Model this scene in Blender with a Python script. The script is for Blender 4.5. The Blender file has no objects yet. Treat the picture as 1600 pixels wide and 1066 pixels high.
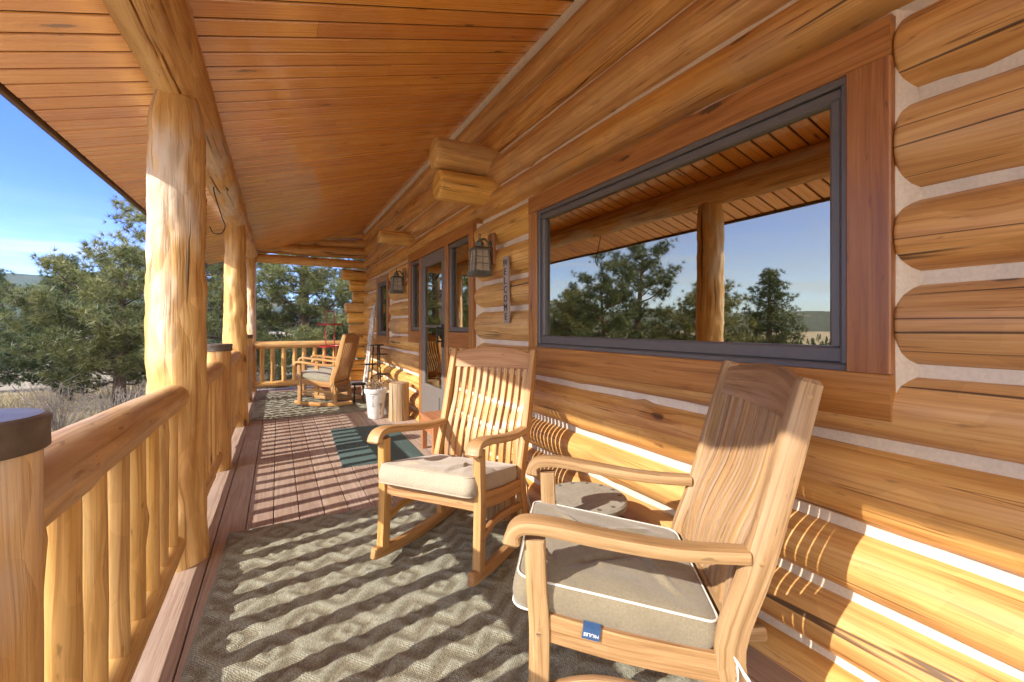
import bpy, math, random
import numpy as np
from mathutils import Vector, Matrix, noise
random.seed(7); rng = np.random.default_rng(11)
R = math.radians
S = bpy.context.scene
COL = S.collection
V = Vector

# ------------------------------------------------------------------ mesh builder
class MB:
    def __init__(s): s.v = []; s.f = []; s.uv = []
    def face(s, idx, uvs=None):
        s.f.append(list(idx)); s.uv.append(uvs if uvs else [(s.v[i][0] + s.v[i][1] * .37, s.v[i][2] + s.v[i][1] * .61) for i in idx])
    def loft(s, loops, closed=True, caps=True, us=None, flip=False, uoff=0.0, voff=0.0):
        n = len(loops[0]); base = len(s.v)
        for L in loops: s.v += [tuple(p) for p in L]
        if us is None:
            us = [0.0]
            for a, b in zip(loops, loops[1:]):
                us.append(us[-1] + (V(b[0]) - V(a[0])).length)
        L0 = loops[len(loops) // 2]; vs = [0.0]
        for i in range(n): vs.append(vs[-1] + (V(L0[(i + 1) % n]) - V(L0[i])).length)
        m = n if closed else n - 1
        for j in range(len(loops) - 1):
            for i in range(m):
                a, b = base + j * n + i, base + j * n + (i + 1) % n
                c, d = b + n, a + n
                q = [a, b, c, d]; u = [(us[j] + uoff, vs[i] + voff), (us[j] + uoff, vs[i + 1] + voff), (us[j + 1] + uoff, vs[i + 1] + voff), (us[j + 1] + uoff, vs[i] + voff)]
                if flip: q.reverse(); u.reverse()
                s.face(q, u)
        if caps:
            for j, rev in ((0, True), (len(loops) - 1, False)):
                q = list(range(base + j * n, base + j * n + n))
                c = sum((V(s.v[i]) for i in q), V()) / n
                u = [((V(s.v[i]) - c).x + (V(s.v[i]) - c).y + uoff, (V(s.v[i]) - c).z + (V(s.v[i]) - c).y * .3 + voff) for i in q]
                if rev != flip: q.reverse(); u.reverse()
                s.face(q, u)
    def build(s, name, mat, parent=None, smooth=35, loc=None):
        me = bpy.data.meshes.new(name)
        me.from_pydata(s.v, [], s.f)
        ul = me.uv_layers.new(name='UVMap')
        ul.data.foreach_set('uv', [c for f in s.uv for p in f for c in p])
        me.materials.append(mat)
        if smooth:
            me.polygons.foreach_set('use_smooth', [True] * len(me.polygons))
            me.set_sharp_from_angle(angle=R(smooth))
        me.update()
        o = bpy.data.objects.new(name, me); COL.objects.link(o)
        if parent is not None: o.parent = parent
        if loc is not None: o.location = loc
        return o

def np_mesh(name, verts, tris, mat, parent=None, k=3, smooth=False):
    me = bpy.data.meshes.new(name)
    me.vertices.add(len(verts)); me.vertices.foreach_set('co', np.asarray(verts, np.float32).ravel())
    nf = len(tris)
    me.loops.add(nf * k); me.loops.foreach_set('vertex_index', np.asarray(tris, np.int32).ravel())
    me.polygons.add(nf); me.polygons.foreach_set('loop_start', np.arange(0, nf * k, k, dtype=np.int32))
    me.polygons.foreach_set('loop_total', np.full(nf, k, np.int32))
    if smooth: me.polygons.foreach_set('use_smooth', np.ones(nf, bool))
    me.materials.append(mat); me.update(calc_edges=True); me.validate()
    o = bpy.data.objects.new(name, me); COL.objects.link(o)
    if parent is not None: o.parent = parent
    return o

def tag(o, label=None, cat=None, group=None, kind=None):
    if label: o['label'] = label
    if cat: o['category'] = cat
    if group: o['group'] = group
    if kind: o['kind'] = kind
    return o
def empty(name, loc, rz=0, label=None, cat=None, group=None):
    o = bpy.data.objects.new(name, None); COL.objects.link(o)
    o.empty_display_size = .1
    o.location = loc; o.rotation_euler = (0, 0, rz)
    return tag(o, label, cat, group)
def copy_tree(o, parent=None, skip=()):
    c = o.copy(); COL.objects.link(c); c.parent = parent
    for ch in list(o.children):
        if ch.name.split('.')[0] not in skip: copy_tree(ch, c, skip)
    return c

def rrect(w, h, b, seg=1):
    """rounded rectangle profile, centre 0, ccw"""
    b = min(b, w * .49, h * .49); P = []
    for cx, cy, a0 in ((w/2-b, h/2-b, 0), (-w/2+b, h/2-b, 90), (-w/2+b, -h/2+b, 180), (w/2-b, -h/2+b, 270)):
        for k in range(seg + 1):
            a = R(a0 + 90 * k / seg); P.append((cx + b * math.cos(a), cy + b * math.sin(a)))
    return P
def smooth_path(pts, sub=6):
    P = [V(p) for p in pts]; out = []
    for i in range(len(P) - 1):
        p0 = P[i-1] if i else P[0] * 2 - P[1]
        p1, p2 = P[i], P[i+1]
        p3 = P[i+2] if i + 2 < len(P) else P[-1] * 2 - P[-2]
        for k in range(sub):
            t = k / sub
            out.append(.5 * ((2*p1) + (p2-p0)*t + (2*p0-5*p1+4*p2-p3)*t*t + (3*p1-p0-3*p2+p3)*t**3))
    out.append(P[-1]); return out
def sweep(mb, path, prof, side, cap_in=.0, voff=0.0):
    """prof: list of (a,b) or function(i,t); a along side, b along the normal (tangent x side)"""
    P = [V(p) for p in path]; side = V(side).normalized(); loops = []; n = len(P)
    for i, p in enumerate(P):
        t = (P[min(i+1, n-1)] - P[max(i-1, 0)]).normalized()
        sd = (side - t * side.dot(t)).normalized(); up = t.cross(sd)
        pr = prof(i, i / (n - 1)) if callable(prof) else prof
        loops.append([p + sd * a + up * b for a, b in pr])
    us = [0.0]
    for a, b in zip(P, P[1:]): us.append(us[-1] + (b - a).length)
    if cap_in:
        def shrink(L, p, d): return [p + (q - p) * (1 - min(.8, cap_in / max((q - p).length, 1e-5))) + d * 0 for q in L]
        t0 = (P[0] - P[1]).normalized(); t1 = (P[-1] - P[-2]).normalized()
        l0 = shrink([q + t0 * cap_in for q in loops[0]], P[0] + t0 * cap_in, t0)
        l1 = shrink([q + t1 * cap_in for q in loops[-1]], P[-1] + t1 * cap_in, t1)
        loops = [l0] + loops + [l1]; us = [us[0] - cap_in] + us + [us[-1] + cap_in]
    mb.loft(loops, us=us, voff=voff, uoff=random.random() * 5)
def bar(mb, p0, p1, w, h, side, bev=.004, seg=1, n=1):
    P = [V(p0).lerp(V(p1), k / n) for k in range(n + 1)]
    sweep(mb, P, rrect(w, h, bev, seg), side)
def box(mb, c, d, bev=.003):
    """axis aligned box with bevelled long edges; long axis gets the grain"""
    c = V(c); k = max(range(3), key=lambda i: d[i]); a = V((0,0,0)); a[k] = d[k] / 2
    sidx = [(1, 2), (2, 0), (0, 1)][k]
    s = V((0,0,0)); s[sidx[0]] = 1
    bar(mb, c - a, c + a, d[sidx[0]], d[sidx[1]], s, min(bev, .45 * min(d)))
def tube(mb, pts, r, n=8, caps=True):
    P = [V(p) for p in pts]; loops = []; m = len(P); ref = None
    for i, p in enumerate(P):
        t = (P[min(i+1, m-1)] - P[max(i-1, 0)]).normalized()
        if ref is None: ref = t.orthogonal().normalized()
        ref = (ref - t * ref.dot(t)).normalized(); b = t.cross(ref)
        rr = r(i / (m - 1)) if callable(r) else r
        loops.append([p + (ref * math.cos(2*math.pi*k/n) + b * math.sin(2*math.pi*k/n)) * rr for k in range(n)])
    mb.loft(loops, caps=caps)
def disc(mb, c, prof, n=32):
    """lathe: prof list of (r,z)"""
    c = V(c)
    mb.loft([[c + V((r*math.cos(2*math.pi*k/n), r*math.sin(2*math.pi*k/n), z)) for k in range(n)] for r, z in prof])
def N3(x, y, z): return noise.noise(V((x, y, z)))
def log(mb, p0, p1, r0, r1=None, rz=1.0, n=22, step=.07, seed=0.0, bump=.035, round_end=(.02, .02), facet=.0, knots=6, rfun=None, bow=0.0, head=(), end_sc=(.95, .80)):
    """peeled log between two points; rz squashes along the second axis (the vertical one for horizontal logs)"""
    p0, p1 = V(p0), V(p1); L = (p1 - p0).length; t = (p1 - p0) / L
    up = V((0, 0, 1)) if abs(t.z) < .9 else V((0, 1, 0))
    sd = t.cross(up).normalized(); up = sd.cross(t).normalized()
    r1 = r0 if r1 is None else r1
    m = max(2, int(L / step)); st = [k / m for k in range(m + 1)]
    kn = [(random.uniform(0, L), random.uniform(0, 2*math.pi), random.uniform(.006, .014)) for _ in range(int(knots * L / 3 + .5))]
    loops = []; us = []
    def ring(d, sc, off):
        f = d / L; c = p0 + t * (d + off) + up * (bow * math.sin(f * math.pi)); q = []
        for k in range(n):
            a = 2 * math.pi * k / n + math.pi * .5     # seam away from the viewer for wall logs
            ca, sa = math.cos(a), math.sin(a)
            r = (r0 + (r1 - r0) * f)
            if rfun: r *= rfun(d, a)
            r *= 1 + bump * N3(ca * .9 + seed, sa * .9, d * 1.1 + seed * 3.1) + bump * .45 * N3(ca * 2.2, sa * 2.2 + seed, d * 4.5)
            if facet: r *= 1 - facet * max(0, N3(ca * 2.6 + seed, sa * 2.6, d * 7.5)) - facet * .30 * N3(ca * 5.5, sa * 5.5 + seed, d * 15)
            for kd, ka, kh in kn:
                dd = abs(d - kd)
                if dd < .1:
                    da = abs((a - ka + math.pi) % (2*math.pi) - math.pi) * r
                    r += kh * math.exp(-((dd / .045) ** 2) - (da / .035) ** 2)
            q.append(c + (sd * sa + up * ca * rz) * r * sc)
        return q
    e0, e1 = round_end
    if e0:
        loops.append(ring(0, end_sc[1], -e0)); us.append(-e0); loops.append(ring(0, end_sc[0], -e0 * .55)); us.append(-e0 * .5)
    for s_ in st: loops.append(ring(s_ * L, 1, 0)); us.append(s_ * L)
    if e1:
        loops.append(ring(L, end_sc[0], e1 * .55)); us.append(L + e1 * .5); loops.append(ring(L, end_sc[1], e1)); us.append(L + e1)
    if head:
        last = loops[-1]; cc = sum(last, V()) / n
        for fx, fy, dz in head:
            loops.append([V((cc.x + (q.x - cc.x) * fx, cc.y + (q.y - cc.y) * fy, cc.z + dz)) for q in last]); us.append(L + dz)
    mb.loft(loops, us=us, uoff=seed * 7.3, voff=seed * 2.1, flip=True)

# ------------------------------------------------------------------ materials
class NT:
    def __init__(s, name):
        s.m = bpy.data.materials.new(name); s.m.use_nodes = True
        s.t = s.m.node_tree; s.t.nodes.clear()
        s.out = s.n('ShaderNodeOutputMaterial')
    def n(s, ty, **kw):
        o = s.t.nodes.new(ty)
        for k, v in kw.items(): setattr(o, k, v)
        return o
    def set(s, sock, v):
        if isinstance(v, bpy.types.NodeSocket): s.t.links.new(v, sock)
        elif v is not None:
            if sock.type == 'RGBA' and len(v) == 3: v = (*v, 1)
            sock.default_value = v
    def math(s, op, a, b=None, c=None, clamp=False):
        o = s.n('ShaderNodeMath', operation=op, use_clamp=clamp)
        for i, x in enumerate((a, b, c)): s.set(o.inputs[i], x)
        return o.outputs[0]
    def vmul(s, a, b):
        o = s.n('ShaderNodeVectorMath', operation='MULTIPLY'); s.set(o.inputs[0], a); s.set(o.inputs[1], b); return o.outputs[0]
    def vadd(s, a, b):
        o = s.n('ShaderNodeVectorMath', operation='ADD'); s.set(o.inputs[0], a); s.set(o.inputs[1], b); return o.outputs[0]
    def comb(s, x=0, y=0, z=0):
        o = s.n('ShaderNodeCombineXYZ')
        for i, q in enumerate((x, y, z)): s.set(o.inputs[i], q)
        return o.outputs[0]
    def noise(s, vec, scale=1, detail=3, rough=.5, dist=0, out=0):
        o = s.n('ShaderNodeTexNoise'); s.set(o.inputs['Vector'], vec); s.set(o.inputs['Scale'], scale); s.set(o.inputs['Detail'], detail)
        s.set(o.inputs['Roughness'], rough); s.set(o.inputs['Distortion'], dist); return o.outputs[out]
    def vor(s, vec, scale=1, rnd=1):
        o = s.n('ShaderNodeTexVoronoi'); s.set(o.inputs['Vector'], vec); s.set(o.inputs['Scale'], scale); s.set(o.inputs['Randomness'], rnd); return o
    def ss(s, x, a, b, lo=0, hi=1):
        o = s.n('ShaderNodeMapRange', interpolation_type='SMOOTHSTEP'); s.set(o.inputs[0], x)
        for i, q in enumerate((a, b, lo, hi)): s.set(o.inputs[i+1], q)
        return o.outputs[0]
    def lin(s, x, a, b, lo=0, hi=1):
        o = s.n('ShaderNodeMapRange'); s.set(o.inputs[0], x)
        for i, q in enumerate((a, b, lo, hi)): s.set(o.inputs[i+1], q)
        return o.outputs[0]
    def mix(s, f, a, b, mode='MIX'):
        o = s.n('ShaderNodeMix', data_type='RGBA', blend_type=mode); s.set(o.inputs[0], f); s.set(o.inputs[6], a); s.set(o.inputs[7], b); return o.outputs[2]
    def ramp(s, x, stops):
        o = s.n('ShaderNodeValToRGB'); e = o.color_ramp.elements
        while len(e) < len(stops): e.new(.5)
        for k, (p, c) in zip(e, stops): k.position = p; k.color = (*c, 1)
        s.set(o.inputs[0], x); return o.outputs[0]
    def hsv(s, c, h=.5, sa=1, v=1):
        o = s.n('ShaderNodeHueSaturation'); s.set(o.inputs['Hue'], h); s.set(o.inputs['Saturation'], sa); s.set(o.inputs['Value'], v); s.set(o.inputs['Color'], c); return o.outputs[0]
    def bump(s, h, strength=.3, dist=.01):
        o = s.n('ShaderNodeBump'); s.set(o.inputs['Strength'], strength); s.set(o.inputs['Distance'], dist); s.set(o.inputs['Height'], h); return o.outputs[0]
    def bsdf(s, color, rough=.5, normal=None, **kw):
        o = s.n('ShaderNodeBsdfPrincipled'); s.set(o.inputs['Base Color'], color); s.set(o.inputs['Roughness'], rough)
        if normal is not None: s.set(o.inputs['Normal'], normal)
        for k, v in kw.items(): s.set(o.inputs[k.replace('_', ' ')], v)
        return o.outputs[0]
    def done(s, sh): s.t.links.new(sh, s.out.inputs[0]); return s.m

def wood(name, c1, c2, c3, rough=.5, coat=0, knots=.3, cracks=.5, var=.1, bump=.35, gv=26, gu=1.6, kdark=(.06,.03,.012), ks=(1.5, 5.0), weather=None, bdist=.006, coat_rough=.2, crack_w=.011, streak=.55, hewn=0, soft=1.0):
    t = NT(name)
    uv = t.n('ShaderNodeUVMap').outputs[0]
    ri = t.n('ShaderNodeNewGeometry').outputs['Random Per Island']; ro = t.n('ShaderNodeObjectInfo').outputs['Random']
    rs = t.math('ADD', ri, t.math('MULTIPLY', ro, 3.7))
    vec = t.vadd(uv, t.comb(t.math('MULTIPLY', rs, 31.0), t.math('MULTIPLY', rs, 13.0), t.math('MULTIPLY', rs, 7.0)))
    w = t.noise(t.vmul(vec, (1.1, 3.0, 1)), 1, 2)
    # knots
    vo = t.vor(t.vmul(vec, (ks[0], ks[1], 1)), 1, .9)
    sep = t.n('ShaderNodeSeparateColor'); t.set(sep.inputs[0], vo.outputs['Color'])
    has = t.math('GREATER_THAN', sep.outputs[0], 1 - knots)
    ksz = t.lin(sep.outputs[1], 0, 1, .05, .17)
    kd = t.math('DIVIDE', vo.outputs['Distance'], ksz)
    kdn = t.math('ADD', kd, t.math('MULTIPLY', t.math('SUBTRACT', t.noise(vec, 40, 2), .5), .9))
    knot = t.math('MULTIPLY', t.ss(kdn, 1.15, .55), has)
    halo = t.math('MULTIPLY', t.ss(kd, 3.2, .8), has)
    # grain bends round the knots
    gvec = t.vadd(vec, t.comb(0, t.math('ADD', t.math('MULTIPLY', t.math('SUBTRACT', w, .5), .07), t.math('MULTIPLY', halo, .018)), 0))
    g1 = t.noise(t.vmul(gvec, (gu, gv, 1)), 1, 5, .62, .4)
    g2 = t.noise(t.vmul(gvec, (gu * 2.5, gv * 5, 1)), 1, 3, .6)
    br = t.noise(t.vmul(vec, (.7, 4.2, 1)), 1, 3, .55)
    g = t.math('ADD', t.math('MULTIPLY', g1, .7), t.math('MULTIPLY', g2, .3))
    fl = t.noise(t.vmul(gvec, (gu * .8, gv * 3.2, 1)), 1, 2, .5)
    col = t.ramp(g, [(.36, c3), (.49, c2), (.61, c1)])
    col = t.mix(t.ss(fl, .56, .70, 0, streak), col, t.mix(1, col, (.52, .40, .28), 'MULTIPLY'))
    col = t.mix(t.lin(br, .35, .68, 0, .55 * soft), col, t.mix(1, col, (.80, .68, .52), 'MULTIPLY'))
    if weather: col = t.mix(t.ss(t.noise(t.vmul(vec, (.9, 2.6, 1)), 1, 4, .6), .52, .68, 0, weather[1]), col, weather[0])
    sp = t.noise(t.vmul(vec, (14, 60, 1)), 1, 2)
    col = t.mix(t.ss(sp, .68, .78, 0, .45), col, kdark)
    col = t.mix(t.math('MULTIPLY', halo, .35), col, t.mix(1, col, (.66, .48, .34), 'MULTIPLY'))
    col = t.mix(t.math('MULTIPLY', knot, .85), col, kdark)
    cn = t.noise(t.vmul(vec, (.20, 9.0, 1)), 1, 3, .35)
    cm = t.ss(t.noise(t.vmul(vec, (.55, 1.9, 1)), 1.3, 1), 1 - cracks * .62, 1.04 - cracks * .62)
    ck = t.math('MULTIPLY', t.ss(t.math('ABSOLUTE', t.math('SUBTRACT', cn, .5)), crack_w, crack_w * .25), cm)
    col = t.mix(t.math('MULTIPLY', ck, .85), col, (.035, .018, .008))
    c2n = t.noise(t.vmul(vec, (.5, 34.0, 1)), 1, 2, .4); c2m = t.ss(t.noise(t.vmul(vec, (1.1, 5.0, 1)), 1.7, 2), .50, .60)
    ck2 = t.math('MULTIPLY', t.ss(t.math('ABSOLUTE', t.math('SUBTRACT', c2n, .5)), .016, .004), c2m)
    col = t.mix(t.math('MULTIPLY', ck2, min(.75, cracks)), col, t.mix(1, col, (.30, .20, .13), 'MULTIPLY'))
    # dark flecks and short resin streaks
    fk = t.noise(t.vmul(vec, (4.5, 26, 1)), 1, 4, .7)
    col = t.mix(t.ss(fk, .63, .74, 0, .55 * soft), col, t.mix(1, col, (.36, .25, .17), 'MULTIPLY'))
    hw = None
    if hewn:      # flat drawknife facets
        hv = t.vor(t.vmul(t.vadd(vec, t.comb(0, t.math('MULTIPLY', g1, .03), 0)), (6, 17, 1)), 1, 1); hw = t.math('MULTIPLY', hv.outputs['Distance'], hewn)
        h2 = t.n('ShaderNodeSeparateColor'); t.set(h2.inputs[0], hv.outputs['Color'])
        col = t.mix(t.math('MULTIPLY', t.ss(h2.outputs[0], .55, .9), .35), col, t.mix(1, col, (1.3, 1.32, 1.4), 'MULTIPLY'))
    col = t.hsv(col, t.lin(ri, 0, 1, .5 - var * .06, .5 + var * .06), t.lin(ro, 0, 1, 1 - var * .4, 1 + var * .4), t.math('MULTIPLY', t.lin(ri, 0, 1, 1 - var, 1 + var), t.lin(ro, 0, 1, 1 - var * .6, 1 + var * .6)))
    hgt = t.math('SUBTRACT', t.math('ADD', t.math('MULTIPLY', g, .8), t.math('MULTIPLY', knot, -.5)), t.math('MULTIPLY', ck, 2.2))
    if hw is not None: hgt = t.math('ADD', hgt, hw)
    rg = t.lin(g2, .3, .7, rough - .08, rough + .1)
    sh = t.bsdf(col, rg, t.bump(hgt, bump, bdist), Coat_Weight=coat, Coat_Roughness=coat_rough, Coat_IOR=1.9 if coat > .9 else 1.5)
    return t.done(sh)

def plain(name, col, rough=.5, metal=0, nscale=60, nvar=.15, bump=.1, bdist=.002, **kw):
    t = NT(name); oc = t.n('ShaderNodeTexCoord').outputs['Object']
    a = t.noise(oc, nscale, 4, .6); b = t.noise(oc, nscale * .12, 3)
    c = t.hsv(col, .5, 1, t.math('MULTIPLY', t.lin(a, .3, .7, 1 - nvar, 1 + nvar), t.lin(b, .3, .7, 1 - nvar, 1 + nvar)))
    return t.done(t.bsdf(c, t.lin(b, .3, .7, rough * .85, min(1, rough * 1.15)), t.bump(a, bump, bdist), Metallic=metal, **kw))

def fabric(name, c1, c2, scale=420):
    t = NT(name); oc = t.n('ShaderNodeTexCoord').outputs['Object']
    sx = t.n('ShaderNodeSeparateXYZ'); t.set(sx.inputs[0], oc)
    w1 = t.math('SINE', t.math('MULTIPLY', t.math('ADD', sx.outputs[0], sx.outputs[2]), scale * 4)); w2 = t.math('SINE', t.math('MULTIPLY', t.math('SUBTRACT', sx.outputs[1], sx.outputs[2]), scale * 4))
    weave = t.math('MULTIPLY', w1, w2)
    n = t.noise(oc, 9, 4, .6); n2 = t.noise(oc, 160, 2)
    col = t.mix(t.lin(n, .3, .7), c1, c2); col = t.hsv(col, .5, 1, t.lin(n2, .3, .7, .88, 1.1))
    h = t.math('ADD', t.math('MULTIPLY', weave, .12), t.math('ADD', t.math('MULTIPLY', n, 6), n2))
    return t.done(t.bsdf(col, .9, t.bump(h, .35, .002), Sheen_Weight=.25))

M = {}
M['log'] = wood('peeled_log', (.75,.475,.165), (.66,.375,.108), (.48,.24,.068), rough=.5, coat=.08, knots=.55, cracks=.78, var=.14, weather=((.42,.26,.13), .6), hewn=.35, kdark=(.10,.05,.02), ks=(2.6, 6.5), gu=1.1, gv=30, streak=.2)
M['post'] = wood('post_log', (.74,.485,.195), (.65,.385,.13), (.49,.26,.075), rough=.54, coat=.06, knots=.55, cracks=.6, var=.06, hewn=1.3, kdark=(.12,.055,.022), gv=24, gu=1.2, ks=(2.2, 5), weather=((.60,.52,.43), .75), bump=.9, bdist=.009)
M['baluster'] = wood('baluster_wood', (.73,.475,.19), (.64,.38,.125), (.49,.265,.075), rough=.52, coat=.04, hewn=.9, knots=.35, cracks=.35, var=.09, gv=24, ks=(2.2, 7))
M['rail'] = wood('rail_log', (.66,.42,.19), (.56,.33,.13), (.42,.23,.08), rough=.5, coat=.08, knots=.4, cracks=.35, var=.05, weather=((.46,.33,.22), .7), ks=(2.2, 6), hewn=.8)
M['ceil'] = wood('ceiling_board', (.81,.385,.095), (.77,.34,.075), (.71,.29,.055), rough=.28, coat=1.0, streak=.06, soft=.3, knots=.6, cracks=.0, var=.10, bump=.06, gv=34, gu=.7, ks=(2.0, 9), kdark=(.13,.045,.015), coat_rough=.15)
M['trim'] = wood('stained_trim', (.44,.195,.058), (.37,.15,.038), (.25,.092,.023), rough=.42, coat=.15, knots=.25, cracks=.25, var=.1, bump=.3, gv=34, ks=(2.2, 8), weather=((.25,.105,.04), .4))
M['teak'] = wood('teak', (.50,.285,.12), (.43,.22,.08), (.31,.145,.048), rough=.52, coat=.05, knots=.02, cracks=.0, var=.16, bump=.2, gv=46, gu=2.2)
M['teak_grey'] = wood('weathered_teak', (.42,.265,.135), (.345,.205,.095), (.225,.125,.054), rough=.6, coat=.0, hewn=.15, knots=.06, cracks=.15, var=.15, bump=.35, gv=42, gu=2.2, weather=((.40,.28,.19), .6))
M['deck'] = wood('deck_board', (.47,.365,.30), (.40,.295,.235), (.31,.22,.175), rough=.6, coat=0, knots=.03, cracks=.1, var=.09, bump=.35, gv=60, gu=2.0, kdark=(.10,.06,.05))
M['stump'] = wood('stump_wood', (.46,.32,.19), (.38,.24,.125), (.27,.155,.07), rough=.75, knots=.1, cracks=.9, var=.1, bump=.6, gv=30, weather=((.40,.31,.22), .6))
M['redwood'] = wood('redwood', (.44,.20,.09), (.37,.15,.06), (.27,.10,.04), rough=.6, knots=.1, cracks=.1, var=.1)
M['sign'] = wood('grey_sign_board', (.42,.37,.34), (.34,.285,.26), (.24,.19,.17), rough=.7, knots=.1, cracks=.3, var=.05)
M['chink'] = plain('chinking', (.66,.56,.43), .85, 0, 90, .08, .35, .003)
M['frame'] = plain('window_frame_paint', (.115,.105,.10), .38, 0, 200, .05, .04)
M['doorp'] = plain('door_paint', (.155,.135,.12), .42, 0, 160, .06, .05)
M['black'] = plain('black_iron', (.022,.02,.018), .45, .5, 150, .2, .2)
M['cap'] = plain('metal_cap', (.20,.185,.165), .42, .75, 26, .22, .12)
M['capband'] = plain('cap_band', (.115,.095,.08), .45, .6, 26, .25, .15)
M['verdi'] = plain('patina_metal', (.15,.155,.125), .5, .6, 40, .25, .2)
M['red'] = plain('red_metal', (.36,.03,.035), .4, .1, 80, .15, .1)
M['white'] = plain('white_glaze', (.72,.70,.67), .35, 0, 14, .16, .1)
M['peel'] = plain('grey_clay', (.42,.40,.37), .8, 0, 40, .25, .3)
M['soil'] = plain('potting_soil', (.06,.04,.025), .95, 0, 90, .4, .8, .01)
M['twig'] = plain('dry_twig', (.30,.20,.12), .8, 0, 60, .3, .2)
M['birch'] = plain('birch_bark', (.55,.50,.45), .7, 0, 24, .4, .3)
M['greymat'] = plain('paint_black', (.02,.018,.016), .7)
M['cush'] = fabric('taupe_canvas', (.24,.20,.13), (.205,.168,.108))
M['cush2'] = fabric('beige_canvas', (.42,.35,.26), (.37,.305,.22))
M['cush3'] = fabric('grey_green_canvas', (.30,.27,.20), (.26,.235,.17))
M['pipew'] = plain('white_piping', (.66,.63,.56), .8, 0, 300, .05, .1)
M['tagblue'] = plain('blue_tag', (.025,.07,.17), .7, 0, 300, .1, .1)
M['tagtext'] = plain('tag_thread', (.78,.8,.82), .8)
M['stone'] = plain('concrete', (.30,.27,.215), .85, 0, 70, .12, .3, .003)
M['stone2'] = plain('concrete_edge_marks', (.12,.10,.08), .9)
M['fascia'] = plain('brown_fascia', (.10,.065,.045), .45, .1, 40, .1, .05)
M['groove'] = plain('dark_groove_shade', (.045,.018,.008), .8)  # shade of the ceiling grooves, put into a dark colour
M['gutter'] = plain('tan_drip_edge', (.34,.27,.21), .4, .2, 40, .1, .05)
M['shingle'] = plain('shingles', (.09,.08,.075), .95, 0, 30, .3, .8, .01)
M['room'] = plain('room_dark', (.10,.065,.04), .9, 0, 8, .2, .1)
M['amber'] = plain('seeded_glass', (.42,.36,.26), .25, 0, 60, .15, .2, .002)

def glass(name, refl, tint, trans):
    t = NT(name)
    oc = t.n('ShaderNodeTexCoord').outputs['Object']
    nb = t.bump(t.noise(oc, 1.3, 1), .10, .01)
    g = t.n('ShaderNodeBsdfGlossy'); t.set(g.inputs['Color'], tint); t.set(g.inputs['Roughness'], t.ss(t.noise(oc, 5, 5, .7), .55, .75, .0, .045)); t.set(g.inputs['Normal'], nb)
    tr = t.n('ShaderNodeBsdfTransparent'); t.set(tr.inputs[0], trans)
    mx = t.n('ShaderNodeMixShader'); t.set(mx.inputs[0], refl); t.t.links.new(tr.outputs[0], mx.inputs[1]); t.t.links.new(g.outputs[0], mx.inputs[2])
    return t.done(mx.outputs[0])
M['pane'] = glass('coated_glass', .66, (.66,.58,.42), (.55,.56,.54))
M['clear'] = glass('drinking_glass', .35, (1,1,1), (.85,.88,.88))

def rugmat():
    t = NT('cable_rug'); oc = t.n('ShaderNodeTexCoord').outputs['Object']
    sx = t.n('ShaderNodeSeparateXYZ'); t.set(sx.inputs[0], oc)
    a = t.math('SINE', t.math('MULTIPLY', sx.outputs[0], 640)); b = t.math('SINE', t.math('MULTIPLY', sx.outputs[1], 560))
    n = t.noise(oc, 24, 4, .7); n2 = t.noise(t.vmul(oc, (1, .25, 1)), 260, 2)
    at = t.n('ShaderNodeAttribute', attribute_name='ridge').outputs['Fac']
    col = t.mix(t.lin(n, .3, .7), (.185,.16,.105), (.25,.235,.17))
    col = t.mix(t.math('MULTIPLY', at, .7), col, (.34,.345,.27)); col = t.hsv(col, .5, 1, t.lin(n2, .3, .7, .6, 1.35))  # relief shading painted in: ridges lighter, valleys left darker
    h = t.math('ADD', t.math('MULTIPLY', t.math('MULTIPLY', a, b), .5), t.math('ADD', t.math('MULTIPLY', n2, 2.2), n))
    return t.done(t.bsdf(col, .97, t.bump(h, .55, .003)))
M['rug'] = rugmat()
def matmat():
    t = NT('rubber_mat'); oc = t.n('ShaderNodeTexCoord').outputs['Object']
    w = t.n('ShaderNodeTexWave', wave_type='RINGS', rings_direction='Z'); t.set(w.inputs['Scale'], 16); t.set(w.inputs['Vector'], t.vmul(t.vadd(oc, (0.0, .12, 0)), (1, .75, 1)))
    n = t.noise(oc, 180, 3); col = t.mix(t.lin(n, .3, .7), (.045,.085,.08), (.08,.125,.115))
    return t.done(t.bsdf(col, .8, t.bump(t.math('ADD', w.outputs['Fac'], t.math('MULTIPLY', n, .4)), .5, .004)))
M['mat'] = matmat()
def needles(name, c1, c2, trans=.14):
    t = NT(name); g = t.n('ShaderNodeNewGeometry'); oc = t.n('ShaderNodeTexCoord').outputs['Object']
    n = t.noise(oc, 1.7, 3); r = g.outputs['Random Per Island']
    col = t.mix(t.lin(n, .35, .65), c1, c2); col = t.hsv(col, t.lin(r, 0, 1, .485, .515), 1, t.lin(r, 0, 1, .6, 1.4))
    p = t.n('ShaderNodeBsdfPrincipled'); t.set(p.inputs['Base Color'], col); t.set(p.inputs['Roughness'], .45)
    tl = t.n('ShaderNodeBsdfTranslucent'); t.set(tl.inputs[0], col)
    mx = t.n('ShaderNodeMixShader'); t.set(mx.inputs[0], trans); t.t.links.new(p.outputs[0], mx.inputs[1]); t.t.links.new(tl.outputs[0], mx.inputs[2])
    return t.done(mx.outputs[0])
M['pine'] = needles('pine_needles', (.08,.098,.034), (.19,.19,.066))
M['pine_dark'] = needles('pine_needles_dark', (.045,.07,.027), (.105,.13,.048))
M['spruce'] = needles('blue_spruce_needles', (.085,.115,.095), (.12,.15,.115))
M['bark'] = plain('pine_bark', (.10,.07,.05), .95, 0, 22, .35, .9, .03)
M['shrub'] = plain('grey_twigs', (.27,.225,.19), .9, 0, 20, .25, .1)
M['grass'] = plain('dry_grass', (.40,.32,.19), .9, 0, 6, .25, .1)
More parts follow.
